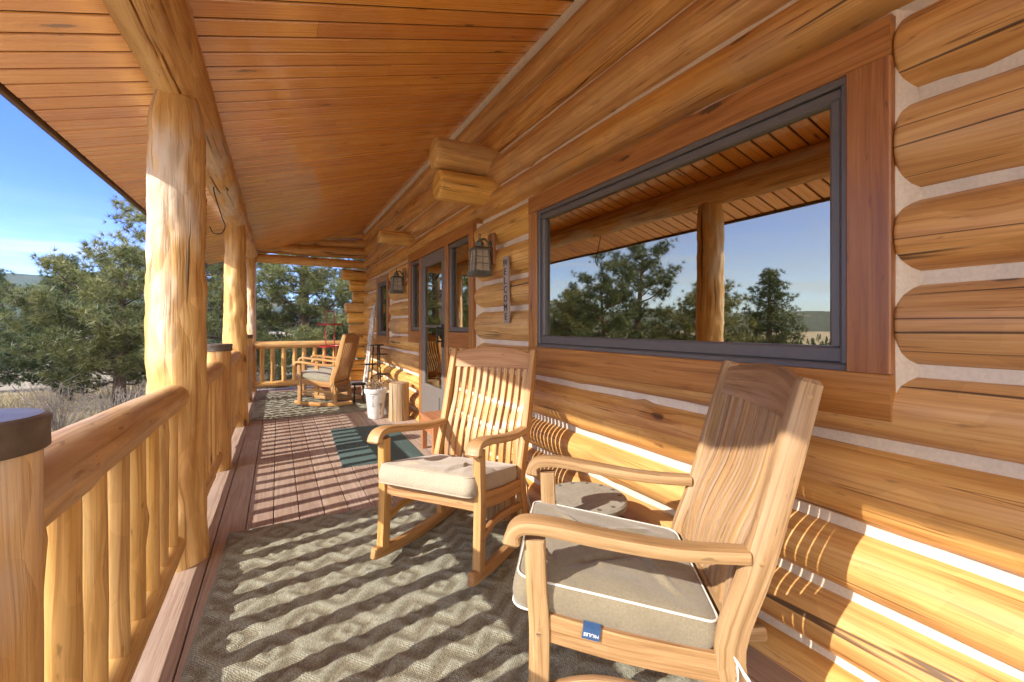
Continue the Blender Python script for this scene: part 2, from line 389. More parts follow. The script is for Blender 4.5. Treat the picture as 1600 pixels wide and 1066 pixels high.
def groundmat():
    t = NT('prairie_ground'); g = t.n('ShaderNodeNewGeometry'); po = g.outputs['Position']
    n1 = t.noise(po, .6, 6, .65); n2 = t.noise(po, 9, 4, .7); n3 = t.noise(po, .018, 5, .6)
    col = t.mix(t.lin(n1, .35, .65), (.32,.255,.165), (.22,.185,.13))
    col = t.mix(t.ss(n2, .55, .7, 0, .6), col, (.17,.145,.12)); col = t.mix(t.ss(n3, .45, .6, 0, .65), col, (.30,.25,.185))
    fo = t.ss(t.noise(po, .011, 6, .7), .58, .62, 0, .8)
    ln = t.n('ShaderNodeVectorMath', operation='LENGTH'); t.set(ln.inputs[0], po)
    col = t.mix(t.math('MULTIPLY', fo, t.ss(ln.outputs['Value'], 130, 300)), col, (.035,.05,.035))
    return t.done(t.bsdf(col, .97, t.bump(t.math('ADD', n2, n1), .8, .08)))
M['ground'] = groundmat()
def hillmat():
    t = NT('forested_hill'); po = t.n('ShaderNodeNewGeometry').outputs['Position']
    n1 = t.noise(po, .004, 6, .65); n2 = t.noise(po, .05, 5, .75)
    col = t.mix(t.ss(n1, .58, .66, 0, .8), (.035,.055,.045), (.20,.17,.12)); col = t.hsv(col, .5, 1, t.lin(n2, .3, .7, .55, 1.4))
    return t.done(t.bsdf(col, .98, t.bump(n2, 1, 6)))
M['hill'] = hillmat()
def peakmat():
    t = NT('snowy_mountain'); po = t.n('ShaderNodeNewGeometry').outputs['Position']
    sx = t.n('ShaderNodeSeparateXYZ'); t.set(sx.inputs[0], po)
    n = t.noise(po, .006, 6, .7)
    sn = t.ss(t.math('ADD', t.math('MULTIPLY', sx.outputs[2], .002), t.math('MULTIPLY', n, 1.2)), 1.25, 1.55)
    return t.done(t.bsdf(t.mix(sn, (.12,.13,.15), (.70,.74,.80)), .9, t.bump(n, 1, 30)))
M['peak'] = peakmat()

# ------------------------------------------------------------------ terrain
def gz(x, y):
    d = math.hypot(x - 3, y - 4)
    z = -.85 - .055 * max(0, d - 15) + .05 * N3(x * .35, y * .35, 1) * min(1, d / 8) + .6 * N3(x * .03, y * .03, 4) * min(1, max(0, d - 15) / 60)
    if d > 170: z += (d - 170) * .055
    if d > 170: z += 10 * N3(x * .004, y * .004, 2) * min(1, (d - 170) / 250)
    return z
rad = [0, 2, 4, 6, 8, 10, 12, 14, 17, 20, 24, 29, 35, 43, 55, 70, 90, 120, 160, 220, 300, 420, 600, 900, 1500, 2600, 4500, 9000]
na = 120; vs = [(0, 0, -.85)]; fs = []
for i, r in enumerate(rad[1:]):
    for k in range(na):
        a = 2 * math.pi * k / na; x, y = r * math.cos(a), r * math.sin(a)
        vs.append((x, y, gz(x, y) if r < 900 else -8.5 + .5 * N3(a, r, 0)))
mb = MB(); mb.v = vs
for k in range(na): mb.face([0, 1 + k, 1 + (k + 1) % na])
for i in range(len(rad) - 2):
    for k in range(na):
        a = 1 + i * na; mb.face([a + k, a + na + k, a + na + (k + 1) % na, a + (k + 1) % na])
tag(mb.build('ground', M['ground'], smooth=180), 'dry tan grassland sloping away below the porch', 'ground', kind='structure')

def ridge(name, R0, hfun, mat, seed, az0=-180, az1=180, naz=260, depth=.35):
    mb = MB(); loops = []
    for j, (f, hh) in enumerate(((1 - depth, 0), (1 - depth * .6, .45), (1 - depth * .25, .82), (1, 1), (1.08, .6), (1.15, 0))):
        L = []
        for k in range(naz + 1):
            a = az0 + (az1 - az0) * k / naz; ar = R(a)
            rr = R0 * f * (1 + .06 * N3(a * .11, seed, j * .4))
            z = -15 + (hfun(a) + 15) * hh * (1 + .22 * N3(a * .25, seed + 5, j * 1.7))
            L.append((rr * math.sin(ar), rr * math.cos(ar), z))
        loops.append(L)
    mb.loft(loops, closed=False, caps=False)
    return tag(mb.build(name, mat, smooth=180), None, None, kind='structure')
def hill_h(a):     # azimuth clockwise from the porch direction
    base = 34 + 26 * N3(a * .05, 3.3, 0) + 9 * N3(a * .21, 9, 0) + 3 * N3(a * .8, 2, 0)
    return base + 78 * math.exp(-((a + 15) / 17) ** 2)
h_ = ridge('hills', 1300, hill_h, M['hill'], 1.0)
def hill_far(a): return 150 + 90 * N3(a * .06, 7.7, 0) + 30 * N3(a * .25, 4.2, 0) + 8 * N3(a * .9, 1.2, 0)
h2_ = ridge('distant_hills', 4200, hill_far, M['hill'], 4.0)
mb = MB(); loops = []
for j, (f, hh) in enumerate(((.9, 0), (.95, .55), (1, 1), (1.06, 0))):
    L = []
    for k in range(61):
        a = -24 + 20 * k / 60
        z = 820 * (math.exp(-abs((a + 14.6) / 2.3) ** 1.5) + .45 * math.exp(-((a + 19) / 3) ** 2) + .35 * math.exp(-((a + 9.5) / 3) ** 2)) * (1 + .18 * N3(a * .9, j, 3)) * hh
        rr = 9500 * f * (1 + .02 * N3(a * .8, j, 7)); L.append((rr * math.sin(R(a)), rr * math.cos(R(a)), z - 20))
    loops.append(L)
mb.loft(loops, closed=False, caps=False)
tag(mb.build('mountain', M['peak'], smooth=180), 'pale snow covered peak rising over the forested hills', 'mountain', kind='structure')

# ------------------------------------------------------------------ trees
def tufts(centres, dirs, size, nn, width, rnd):
    """needle bundles: thin triangles fanned round each twig end"""
    c = np.repeat(np.asarray(centres), nn, 0); d = np.repeat(np.asarray(dirs), nn, 0); sz = np.repeat(np.asarray(size), nn)
    m = len(c); v = rnd.normal(size=(m, 3)); v /= np.linalg.norm(v, axis=1)[:, None]
    nd = v + d * .75; nd /= np.linalg.norm(nd, axis=1)[:, None]
    s = np.cross(nd, rnd.normal(size=(m, 3))); s /= np.linalg.norm(s, axis=1)[:, None]
    ln = sz * rnd.uniform(.6, 1.15, m)
    a = c + s * width; b = c - s * width; t = c + nd * ln[:, None]
    return np.stack([a, b, t], 1).reshape(-1, 3), np.arange(m * 3).reshape(-1, 3)
def pine_proto(h, spread, seed, mat, base=.18, nb=60, droop=.1, tuft=.17, dens=1.0, nn=16, conical=.5, lean=(0, 0), width=.0065, clump=1.0):
    rnd = np.random.default_rng(seed); random.seed(seed)
    mb = MB(); tr = smooth_path([(0, 0, -.4), (lean[0] * .2, lean[1] * .2, h * .3), (lean[0] * .6, lean[1] * .6, h * .65), (lean[0], lean[1], h)], 5)
    r0 = .028 * h + .04
    tube(mb, tr, lambda f: r0 * (1 - f) ** .8 + .012, 10)
    C = []; D = []; SZ = []
    def at(f):
        q = f * (len(tr) - 1); i = min(int(q), len(tr) - 2); return tr[i].lerp(tr[i+1], q - i)
    for b in range(nb):
        f = base + (1 - base) * ((b + rnd.uniform(0, 1)) / nb)
        p = at(f); a = b * 2.4 + rnd.uniform(-.5, .5)
        shape = (1 - ((f - base) / (1 - base))) ** conical * (.35 + .65 * min(1, (f - base) / .12 + .3))
        ln = spread * max(.14, shape) * rnd.uniform(.55, 1.15)
        up = rnd.uniform(-.15, .35) - droop + .5 * f
        dr = V((math.cos(a), math.sin(a), up)).normalized()
        e = p + dr * ln; mid = p.lerp(e, .5) + V((rnd.normal() * .06, rnd.normal() * .06, -.08 * ln))
        e = e + V((0, 0, .10 * ln))
        br = smooth_path([p, mid, e], 4); tube(mb, br, lambda q: (.010 + .012 * ln) * (1 - q) + .005, 5)
        nc = max(2, int(ln * 4.2 * dens))
        for k in range(nc):
            q = .25 + .75 * ((k + rnd.uniform(.3, 1)) / nc); i = min(int(q * (len(br) - 1)), len(br) - 2); bp = br[i].lerp(br[i+1], min(1, q * (len(br) - 1) - i))
            lat = dr.cross(V((0, 0, 1))); w_ = .32 * ln * (1.15 - q)
            cc = bp + lat * rnd.normal() * w_ + V((0, 0, .05 + abs(rnd.normal()) * .06))
            tube(mb, [bp, cc], .007, 4, False)
            for _ in range(int(12 + 5 * rnd.random())):
                off = V((rnd.normal() * .13, rnd.normal() * .13, rnd.normal() * .075)) * clump
                C.append(cc + off); D.append((off * 5 + dr * .7 + V((0, 0, .55))).normalized()); SZ.append(tuft * rnd.uniform(.7, 1.3))
    vv, ff = tufts([tuple(c) for c in C], [tuple(d) for d in D], SZ, nn, width, rnd)
    return mb, vv, ff
TREES = {}
def tree(kind, x, y, rz, sc, label, name='pine_tree', group=None):
    t = empty(name, (x, y, gz(x, y)), rz, label, 'tree', group)
    t.scale = (sc, sc, sc)
    if kind not in TREES:
        args, mat = KIND[kind]; mb, vv, ff = pine_proto(*args[0], **args[1])
        a = mb.build('trunk', M['bark'], t); b = np_mesh('crown', vv, ff, M[mat], t); TREES[kind] = (a.data, b.data)
    else:
        for nm, me in zip(('trunk', 'crown'), TREES[kind]):
            o = bpy.data.objects.new(nm, me); COL.objects.link(o); o.parent = t
KIND = {
    'dark':  (((5.0, 1.9, 21, None), dict(base=.12, nb=60, dens=.9, conical=.55, tuft=.17, nn=26)), 'pine_dark'),
    'light': (((4.2, 2.3, 32, None), dict(base=.26, nb=46, dens=.9, conical=.42, tuft=.19, nn=26, lean=(.3, .1))), 'pine'),
    'tall':  (((7.5, 2.7, 43, None), dict(base=.15, nb=46, dens=.85, conical=.22, tuft=.20, nn=26, lean=(.2, -.2), clump=.9)), 'pine'),
    'full':  (((7.0, 2.6, 54, None), dict(base=.06, nb=84, dens=.95, conical=.4, tuft=.19, nn=26)), 'pine'),
    'open':  (((4.9, 2.0, 65, None), dict(base=.30, nb=26, dens=.95, conical=.12, tuft=.19, nn=26, lean=(-.3, .2), clump=.95)), 'pine_dark'),
    'spruce':(((4.2, 1.3, 76, None), dict(base=.05, nb=110, dens=1.6, conical=.9, tuft=.08, droop=.2, nn=18, width=.006, clump=.8)), 'spruce'),
}
tree('dark', -5.2, 16.6, .3, .76, 'dark green bushy pine tree, leftmost rounded crown beside the sky')
tree('light', -3.1, 12.6, 1.1, .86, 'yellow green pine with visible trunk just left of the front log post')
tree('tall', -2.25, 16.0, 2.0, .95, 'tall open pine reaching above the railing behind the front log post')
tree('full', .75, 15.6, .5, .95, 'broad sunlit pine filling the view beyond the far railing')
tree('open', -4.9, 9.4, 4.0, .66, 'dark pine whose branches enter at the left edge of the view')
tree('spruce', -2.3, 21.5, 0, 1.35, 'blue grey spruce seen between the two tall log posts', 'spruce_tree')
tree('dark', 3.2, 19.5, 2.2, 1.1, 'dark pine standing behind the broad sunlit pine at the porch end')
tree('full', -1.6, 27.0, 1.9, .8, 'more distant pine seen past the second tall log post')
tree('open', -8.0, 11.6, 1.0, .94, 'open crowned pine reflected in the middle of the large window')
tree('light', -8.3, 9.0, 3.3, .75, 'low bushy pine reflected beside the log post in the large window')
tree('dark', -12.2, 9.3, 5.0, .78, 'rounded pine reflected at the right of the large window')
tree('spruce', -11.5, 20, 1.0, 1.1, 'small spruce reflected at the left of the large window', 'spruce_tree')
tree('light', -7.2, 22.0, 5.1, .9, 'pale pine on the slope left of the dark bushy pine')

tree('light', -7.6, 15.0, 2.6, .8, 'low spreading pine at the far left in front of the tan field')
tree('dark', -9.6, 24.0, 1.4, .9, 'dark pine farther down the slope at the far left')
tree('dark', -6.2, 27.5, 3.9, .72, 'small dark pine on the slope behind the rounded crown at the left')
# shrubs, grass
def shrub(x, y, h, seed, label):
    rnd = np.random.default_rng(seed); mb = MB(); b = V((0, 0, -.05))
    for k in range(46):
        a = rnd.uniform(0, 6.28); l = h * rnd.uniform(.6, 1.1); sp = rnd.uniform(.1, .75)
        e = V((math.cos(a) * sp * h, math.sin(a) * sp * h, l)); m = b.lerp(e, .5) + V((rnd.normal(), rnd.normal(), 0)) * .06
        tube(mb, [b, m, e], lambda q: .007 * (1 - q) + .003, 4, False)
        for j in range(5):
            q = m.lerp(e, rnd.uniform(0, 1)); tube(mb, [q, q + V((rnd.normal(), rnd.normal(), abs(rnd.normal()))) * .14 * h], .0028, 3, False)
    o = mb.build('bare_shrub', M['shrub'], None, loc=(x, y, gz(x, y)))
    tag(o, label, 'shrub', 'bare shrubs on the slope')
for k, (x, y, h, lb) in enumerate(((-3.6, 11.2, .95, 'grey leafless shrub left of the yellow green pine trunk'), (-2.75, 10.9, .8, 'grey leafless shrub right of the yellow green pine trunk'), (-3.2, 14.2, 1.2, 'grey leafless shrub behind the yellow green pine'), (-1.7, 12.4, .9, 'grey leafless shrub close to the front log post'), (-.5, 13.2, .9, 'grey leafless shrub below the far railing on its left'), (.9, 13.0, .8, 'grey leafless shrub below the far railing on its right'))):
    shrub(x, y, h, 100 + k, lb)
rnd = np.random.default_rng(5); P = []
gx = rnd.uniform(-9, -1.0, 26000); gy = rnd.uniform(3, 24, 26000); keep = np.hypot(gx, gy) < 22
gx, gy = gx[keep], gy[keep]
pz = np.array([gz(a, b) for a, b in zip(gx, gy)]); c = np.stack([gx, gy, pz - .01], 1); m = len(c)
a = rnd.uniform(0, 6.28, m); s = np.stack([np.cos(a), np.sin(a), 0 * a], 1) * .006
hh = rnd.uniform(.08, .32, m); t = c + np.stack([rnd.normal(0, .07, m), rnd.normal(0, .07, m), hh], 1)
tag(np_mesh('dry_grass', np.stack([c - s, c + s, t], 1).reshape(-1, 3), np.arange(m * 3).reshape(-1, 3), M['grass']), 'dry straw coloured grass on the slope', 'grass', kind='stuff')
# far conifers on the slope across the valley
vv = []; ff = []
for k in range(420):
    a = R(rnd.uniform(-75, 12)); d = rnd.uniform(70, 420); x, y = d * math.sin(a), d * math.cos(a); z = gz(x, y); h = rnd.uniform(2.5, 6); r = h * .26
    for q in range(46):
        f = rnd.uniform(0, 1); aa = rnd.uniform(0, 6.28); rr = r * (1 - f) * rnd.uniform(.5, 1.15); p = V((x + math.cos(aa) * rr, y + math.sin(aa) * rr, z + .3 + f * h))
        w = .55 + .3 * (1 - f); i = len(vv); tq = V((math.cos(aa + 1.57), math.sin(aa + 1.57), 0)) * w * .5
        vv += [tuple(p + tq), tuple(p - tq), tuple(p + V((math.cos(aa) * .1, math.sin(aa) * .1, w * 1.5)))]; ff.append((i, i + 1, i + 2))
tag(np_mesh('distant_conifers', np.array(vv), np.array(ff), M['pine_dark']), 'scattered dark conifers far off on the tan hillside', 'trees', kind='stuff')

# ------------------------------------------------------------------ house wall
XC, RX = 1.70, .142
CH = [-.16, .088, .325, .555, .837, 1.068, 1.345, 1.585, 1.872, 2.14, 2.375, 2.652, 2.915, 3.15]
Y0, Y1 = -2.6, 9.46
house = empty('log_house', (1.7, 3.4, 0), 0, 'honey coloured log house wall with pale chinking and dark framed windows', 'house')
HI = Matrix.Translation((-1.7, -3.4, 0))
def hpart(mb, name, mat, parent=None, smooth=35):
    o = mb.build(name, mat, parent or house, smooth)
    o.data.transform(HI) if parent is None else o.data.transform(HI)
    return o
OPEN = [(.66, 2.56, 1.05, 2.06), (3.70, 5.76, 1.06, 2.07), (4.36, 5.26, -1, 2.07), (7.16, 7.92, 1.03, 2.03)]
sd = 1.0
for i in range(len(CH) - 1):
    z0, z1 = CH[i], CH[i+1]; zc = (z0 + z1) / 2; rz = (z1 - z0) / 2 + (-.008 if zc < 2.1 else -.003)
    cuts = sorted((a - .088, b + .088) for a, b, c, d in OPEN if c < zc + .04 and d > zc - .06)
    segs = []; y = Y0
    for a, b in cuts:
        if a > y: segs.append((y, a))
        y = max(y, b)
    segs.append((y, Y1 + .0))
    for a, b in segs:
        mb = MB(); sd += 1.37
        log(mb, (XC, a, zc), (XC, b, zc), RX, RX, rz / RX, n=26, step=.075, seed=sd, bump=.05, round_end=(.012 if a > Y0 else 0, .012), knots=7, end_sc=(.99, .955))
        hpart(mb, 'log', M['log'], None, 50)
# chinking: one continuous bead per joint, slightly uneven
mb = MB()
def chink(y0, y1, z, w=.05, x=1.640):
    n = max(2, int((y1 - y0) / .06)); loops = []
    for k in range(n + 1):
        y = y0 + (y1 - y0) * k / n; dz = .006 * N3(y * 1.7, z * 5, 0); dx = .004 * N3(y * 3, z, 5)
        loops.append([(x + .05, y, z + w + dz), (x + dx, y, z + w * .8 + dz), (x + .007 + dx, y, z + dz), (x + dx, y, z - w * .8 + dz), (x + .05, y, z - w + dz)])
    mb.loft(loops, closed=False, caps=False, flip=False)
for z in CH[1:-1]:
    cuts = sorted((a - .06, b + .06) for a, b, c, d in OPEN if c < z < d); y = Y0
    for a, b in cuts:
        if a > y: chink(y, a, z)
        y = max(y, b)
    chink(y, Y1, z)
# caulk round the openings
for a, b, c, d in OPEN[:2] + OPEN[3:]:
    for ye, s in ((a - .072, -1), (b + .072, 1)):
        n = 40; loops = []
        for k in range(n + 1):
            z = c - .06 + (d - c + .12) * k / n; w = .016 + .010 * N3(z * 4, ye, 0); dx = .006 * N3(z * 6, ye, 1)
            loops.append([(1.60, ye - s * .04, z), (1.578 + dx, ye - s * .01, z), (1.580 + dx, ye + s * w * .35, z), (1.600 + dx, ye + s * w * .8, z), (1.68, ye + s * (w + .035), z)])
        mb.loft(loops, closed=False, caps=False)
# ceiling bead
n = 160; loops = []
for k in range(n + 1):
    y = Y0 + (Y1 - Y0) * k / n; d = .004 * N3(y * 2, 0, 3); loops.append([(1.60, y, 3.175), (1.575, y, 3.165 + d), (1.59, y, 3.125 + d), (1.66, y, 3.11)])
mb.loft(loops, closed=False, caps=False)
hpart(mb, 'chinking', M['chink'], None, 60)

def frame_rect(mb, x0, x1, ya, yb, za, zb, wl, wr, wt, wb, bev=.004, over=False):
    """four boards round the rectangle ya..yb, za..zb (outer size); x0 front, x1 back"""
    xc, dx = (x0 + x1) / 2, x1 - x0
    box(mb, (xc, (ya + yb) / 2, zb - wt / 2), (dx, yb - ya, wt), bev)
    box(mb, (xc, (ya + yb) / 2, za + wb / 2), (dx, yb - ya, wb), bev)
    for yc, w in ((ya + wr / 2, wr), (yb - wl / 2, wl)):
        box(mb, (xc, yc, (za + wb + zb - wt) / 2), (dx, w, zb - za - wt - wb - .003), bev)
def window(x, ya, yb, za, zb, tw, label, pane_x=1.600, fw=.062):
    """ya..yb, za..zb trim outer size"""
    mb = MB(); frame_rect(mb, x, x + .11, ya, yb, za, zb, tw[0], tw[1], tw[2], tw[3])
    w = hpart(mb, 'window', M['trim']); w['label'] = label
    a, b, c, d = ya + tw[1] - .004, yb - tw[0] + .004, za + tw[3] - .004, zb - tw[2] + .004
    mb = MB(); frame_rect(mb, x + .012, x + .10, a, b, c, d, fw * .42, fw * .42, fw * .42, fw * .42, .006)
    e = fw * .40; frame_rect(mb, x + .026, x + .10, a + e, b - e, c + e, d - e, fw * .62, fw * .62, fw * .62, fw * .9, .008)
    hpart(mb, 'frame', M['frame'], w)
    g = MB(); box(g, (pane_x + .004, (a + b) / 2, (c + d) / 2), (.006, b - a - 2 * fw + .03, d - c - 2 * fw + .01), .0005)
    hpart(g, 'pane', M['pane'], w, 0)
    return w
TX = 1.548
window(TX, .585, 2.635, .925, 2.100, (.105, .112, .118, .135), 'large picture window in red brown board trim')
window(TX, 7.08, 7.99, .93, 2.05, (.10, .10, .10, .11), 'narrow far window near the porch corner')
# entrance: trim, sidelights, storm door
mb = MB()
box(mb, (TX + .055, 4.73, 2.105), (.11, 2.22, .11), .004)
for yc, zb, w in ((3.675, .99, .10), (5.785, .99, .10), (4.335, -.02, .085), (5.285, -.02, .085)):
    box(mb, (TX + .055, yc, (zb + 2.049) / 2), (.11, w, 2.049 - zb), .004)
for ya, yb in ((3.726, 4.291), (5.329, 5.734)):
    box(mb, (TX + .057, (ya + yb) / 2, 1.065), (.106, yb - ya - .002, .15), .004)
hpart(mb, 'door_trim', M['trim'])
for ya, yb, lb in ((3.727, 4.291, 'sidelight right of the storm door'), (5.329, 5.734, 'sidelight left of the storm door')):
    mb = MB(); frame_rect(mb, TX + .02, TX + .09, ya, yb, 1.142, 2.048, .045, .045, .045, .05, .008)
    w = hpart(mb, 'sidelight', M['frame']); w['label'] = lb
    g = MB(); box(g, (TX + .056, (ya + yb) / 2, 1.595), (.006, yb - ya - .07, .84), .0005); hpart(g, 'pane', M['pane'], w, 0)
mb = MB(); frame_rect(mb, TX + .005, TX + .055, 4.380, 5.240, .015, 2.045, .115, .115, .135, .50, .008)
box(mb, (TX + .03, 4.81, 1.20), (.045, .63, .030), .006)
box(mb, (TX + .002, 4.81, .27), (.012, .52, .30), .004)
door = hpart(mb, 'door', M['doorp']); door['label'] = 'grey full glass storm door'
g = MB(); box(g, (TX + .032, 4.81, 1.21), (.006, .67, 1.43), .0005); hpart(g, 'pane', M['pane'], door, 0)
mb = MB(); tube(mb, [(TX - .055, 4.44, 1.02), (TX - .055, 4.44, 1.20)], .011, 10); tube(mb, [(TX + .01, 4.44, 1.04), (TX - .055, 4.44, 1.04)], .008, 8); tube(mb, [(TX + .01, 4.44, 1.18), (TX - .055, 4.44, 1.18)], .008, 8)
tube(mb, [(TX - .03, 4.44, 1.10), (TX - .03, 4.56, 1.10)], .008, 8); box(mb, (TX + .0, 4.44, 1.1), (.012, .05, .25), .003)
hpart(mb, 'handle', M['black'], door)
# cross wall log ends
def stub(x0, y, z, r, rzz=1.0, L=.46, nm='log_end'):
    global sd
    mb = MB(); sd += 1.9
    log(mb, (1.72, y, z), (x0, y, z), r, r * .96, rzz, n=24, step=.05, seed=sd, bump=.05, round_end=(0, .016), knots=3)
    hpart(mb, nm, M['log'], None, 50)
stub(1.12, 3.40, 2.605, .134, .95); stub(1.15, 3.40, 2.352, .132, .93)
stub(1.20, 5.95, 2.40, .12, .72)
for x0, z in ((1.16, 2.255), (1.31, 2.03), (1.37, 1.80), (1.22, 1.575), (1.27, 1.37), (1.30, 1.13), (1.34, .9), (1.25, .66), (1.3, .4), (1.3, .18)):
    stub(x0, 9.46, z, .118, .98)
# dim room behind the glass
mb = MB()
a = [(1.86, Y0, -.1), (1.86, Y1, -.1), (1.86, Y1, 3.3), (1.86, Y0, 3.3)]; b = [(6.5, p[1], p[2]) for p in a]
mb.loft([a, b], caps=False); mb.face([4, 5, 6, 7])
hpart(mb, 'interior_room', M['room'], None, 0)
# outer skin of the wall between the logs and the room, with the openings left free
mb = MB()
ysk = sorted({Y0, Y1} | {v for o in OPEN for v in o[:2]}); zsk = sorted({-.1, 3.3} | {max(-.1, v) for o in OPEN for v in o[2:]})
for ya, yb in zip(ysk, ysk[1:]):
    for za, zb in zip(zsk, zsk[1:]):
        ym, zm = (ya + yb) / 2, (za + zb) / 2
        if any(o[0] < ym < o[1] and o[2] < zm < o[3] for o in OPEN): continue
        i = len(mb.v); mb.v += [(1.80, ya, za), (1.80, yb, za), (1.80, yb, zb), (1.80, ya, zb)]; mb.face([i, i+1, i+2, i+3])
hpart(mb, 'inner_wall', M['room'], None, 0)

# ------------------------------------------------------------------ porch roof
ZC, SL = 2.700, .295
def zc(x): return ZC + SL * x
XE = -1.18
roof = empty('porch_roof', (0, 3.4, 2.7), 0, 'sloping porch roof with varnished orange board ceiling', 'roof')
RI = Matrix.Translation((0, -3.4, -2.7))
def rpart(mb, name, mat, smooth=35):
    o = mb.build(name, mat, roof, smooth); o.data.transform(RI); return o
mb = MB(); y = -3.2; up = V((-SL, 0, 1)).normalized(); PT = .1425
while y < 9.95:
    xs = [XE + .02, random.uniform(-.2, 1.0), 1.66]
    if random.random() < .55: xs = [xs[0], xs[2]]
    for xa, xb in zip(xs, xs[1:]):
        w = PT - .016; hgt = .02; dz = random.uniform(0, .0012)
        prof = [(w/2, hgt), (-w/2, hgt), (-w/2, .009), (-w/2 + .004, 0), (w/2 - .004, 0), (w/2, .009)]
        loops = []
        for k in range(13):
            x = xa + .0007 + (xb - xa - .0014) * k / 12
            loops.append([V((x, y + a, zc(x) + dz)) + up * b for a, b in prof])
        mb.loft(loops, uoff=random.random() * 9, voff=random.random() * 9)
    y += PT
rpart(mb, 'ceiling', M['ceil'], 30)
mb = MB(); q_ = [V((XE + .03, 0, zc(XE + .03))) + up * .0085, V((1.655, 0, zc(1.655))) + up * .0085, V((1.655, 0, zc(1.655))) + up * .0115, V((XE + .03, 0, zc(XE + .03))) + up * .0115]
mb.loft([[p + V((0, -3.19, 0)) for p in q_], [p + V((0, 9.9, 0)) for p in q_]])
rpart(mb, 'groove_shade_sheet', M['groove'], 0)  # dark sheet standing in for the shade in the gaps between boards
mb = MB()
Lp = [(XE + .018, zc(XE) + .024), (6.8, zc(1.66) + .45 + 1.2), (6.8, zc(1.66) + .55 + 1.2), (XE - .06, zc(XE) + .20), (XE - .06, zc(XE) + .17)]
mb.loft([[(a, -3.3, b) for a, b in Lp], [(a, 10.1, b) for a, b in Lp]])
rpart(mb, 'roofing', M['shingle'], 20)
mb = MB(); box(mb, (XE - .003, 3.4, zc(XE) + .055), (.026, 13.5, .15), .003); rpart(mb, 'fascia', M['fascia'])
mb = MB(); box(mb, (XE - .036, 3.4, zc(XE) + .105), (.036, 13.52, .10), .008); rpart(mb, 'drip_edge', M['gutter'])
# end truss logs
for (p0, p1, r0, r1, k) in (((-1.02, 9.44, 2.478), (1.70, 9.44, 2.475), .082, .088, 1), ((-.43, 9.46, 2.675), (1.70, 9.46, 2.705), .095, .112, 1), ((-.02, 9.50, 2.80), (1.70, 9.50, 2.92), .05, .105, 1), ((.85, 9.50, 3.0), (1.70, 9.50, 3.10), .045, .075, 1)):
    mb = MB(); sd += 2.3; log(mb, p0, p1, r0, r1, 1, n=22, step=.06, seed=sd, bump=.07, knots=4); rpart(mb, 'header_log', M['log'], 50)
def beam_check(d, a):      # one long drying check along the underside, and a shorter one beside it
    r = 1.0
    for d0, d1, ac, w, dp in ((3.2, 5.55, 3.20, .035, .26), (5.2, 5.95, 3.02, .028, .18), (7.3, 8.4, 2.7, .028, .15)):
        if d0 < d < d1:
            t_ = math.sin((d - d0) / (d1 - d0) * math.pi) ** .6
            c_ = ac + .10 * N3(d * 1.6, ac, 0) + .05 * N3(d * 6, ac, 2) - .10 * (d - d0) / (d1 - d0)
            r *= 1 - dp * t_ * max(0, 1 - (abs(a - c_) / (w * (.35 + .65 * t_))))
    return r
mb = MB(); log(mb, (-.462, -3.1, 2.415), (-.435, 9.33, 2.55), .158, .108, 1, n=200, step=.06, seed=3.3, bump=.06, knots=9, round_end=(0, .03), rfun=lambda d, a: beam_check(d, a % (2 * math.pi)))
beam = mb.build('roof_beam', M['post'], None, 60)
tag(beam, 'long round log beam carrying the porch ceiling on the log posts', 'beam')

# S hook
mb = MB(); hx, hy = -.43, 4.42
pts = smooth_path([(hx + .058, hy, 2.355), (hx + .035, hy, 2.40), (hx - .012, hy, 2.405), (hx - .045, hy, 2.37), (hx - .03, hy, 2.28), (hx + .015, hy, 2.12), (hx + .035, hy, 2.05), (hx + .01, hy, 1.99), (hx - .045, hy, 1.985), (hx - .075, hy, 2.04)], 6)
tube(mb, pts, .0045, 8)
tag(mb.build('plant_hook', M['black']), 'black iron S hook hanging from the log beam', 'hook')

# ------------------------------------------------------------------ posts
def post(name, x, y, r0, r1, z1, label, cat='post', group='tall log posts', notch=True, seed=1.0, tz=None):
    mb = MB()
    def rf(d, a):
        f = 1.0 + .07 * math.exp(-((d - 0) / .18) ** 2)
        return f
    if notch:
        # straight log with a chamfered head that fits the beam
        log(mb, (0, 0, 0), (0, 0, z1 - .16), r0, r1, 1, n=36, step=.035, seed=seed, bump=.08, round_end=(0, 0), facet=.16, knots=16, rfun=rf,
            head=((.97, .95, .06), (.86, .90, .12), (.74, .86, .17), (.64, .82, .20)))
    else:
        log(mb, (0, 0, 0), (0, 0, z1), r0, r1, 1, n=30, step=.05, seed=seed, bump=.035, round_end=(0, 0), facet=.0, knots=6)
    o = mb.build(name, M['post'], None, 50, loc=(x, y, 0.0))
    return tag(o, label, cat, group)
PX = -.455
post('log_post', PX, 2.78, .131, .118, 2.375, 'thick peeled log post nearest the camera, carrying the beam', seed=1.7)
post('log_post', PX + .005, 6.22, .132, .115, 2.455, 'second tall log post, right behind a capped short post', seed=5.2)
post('log_post', -.43, 9.30, .085, .075, 2.47, 'thin tall log post at the far porch corner', seed=8.1)
post('log_post', PX, -1.05, .140, .124, 2.36, 'tall log post behind the viewer at the near porch end', seed=11.0)
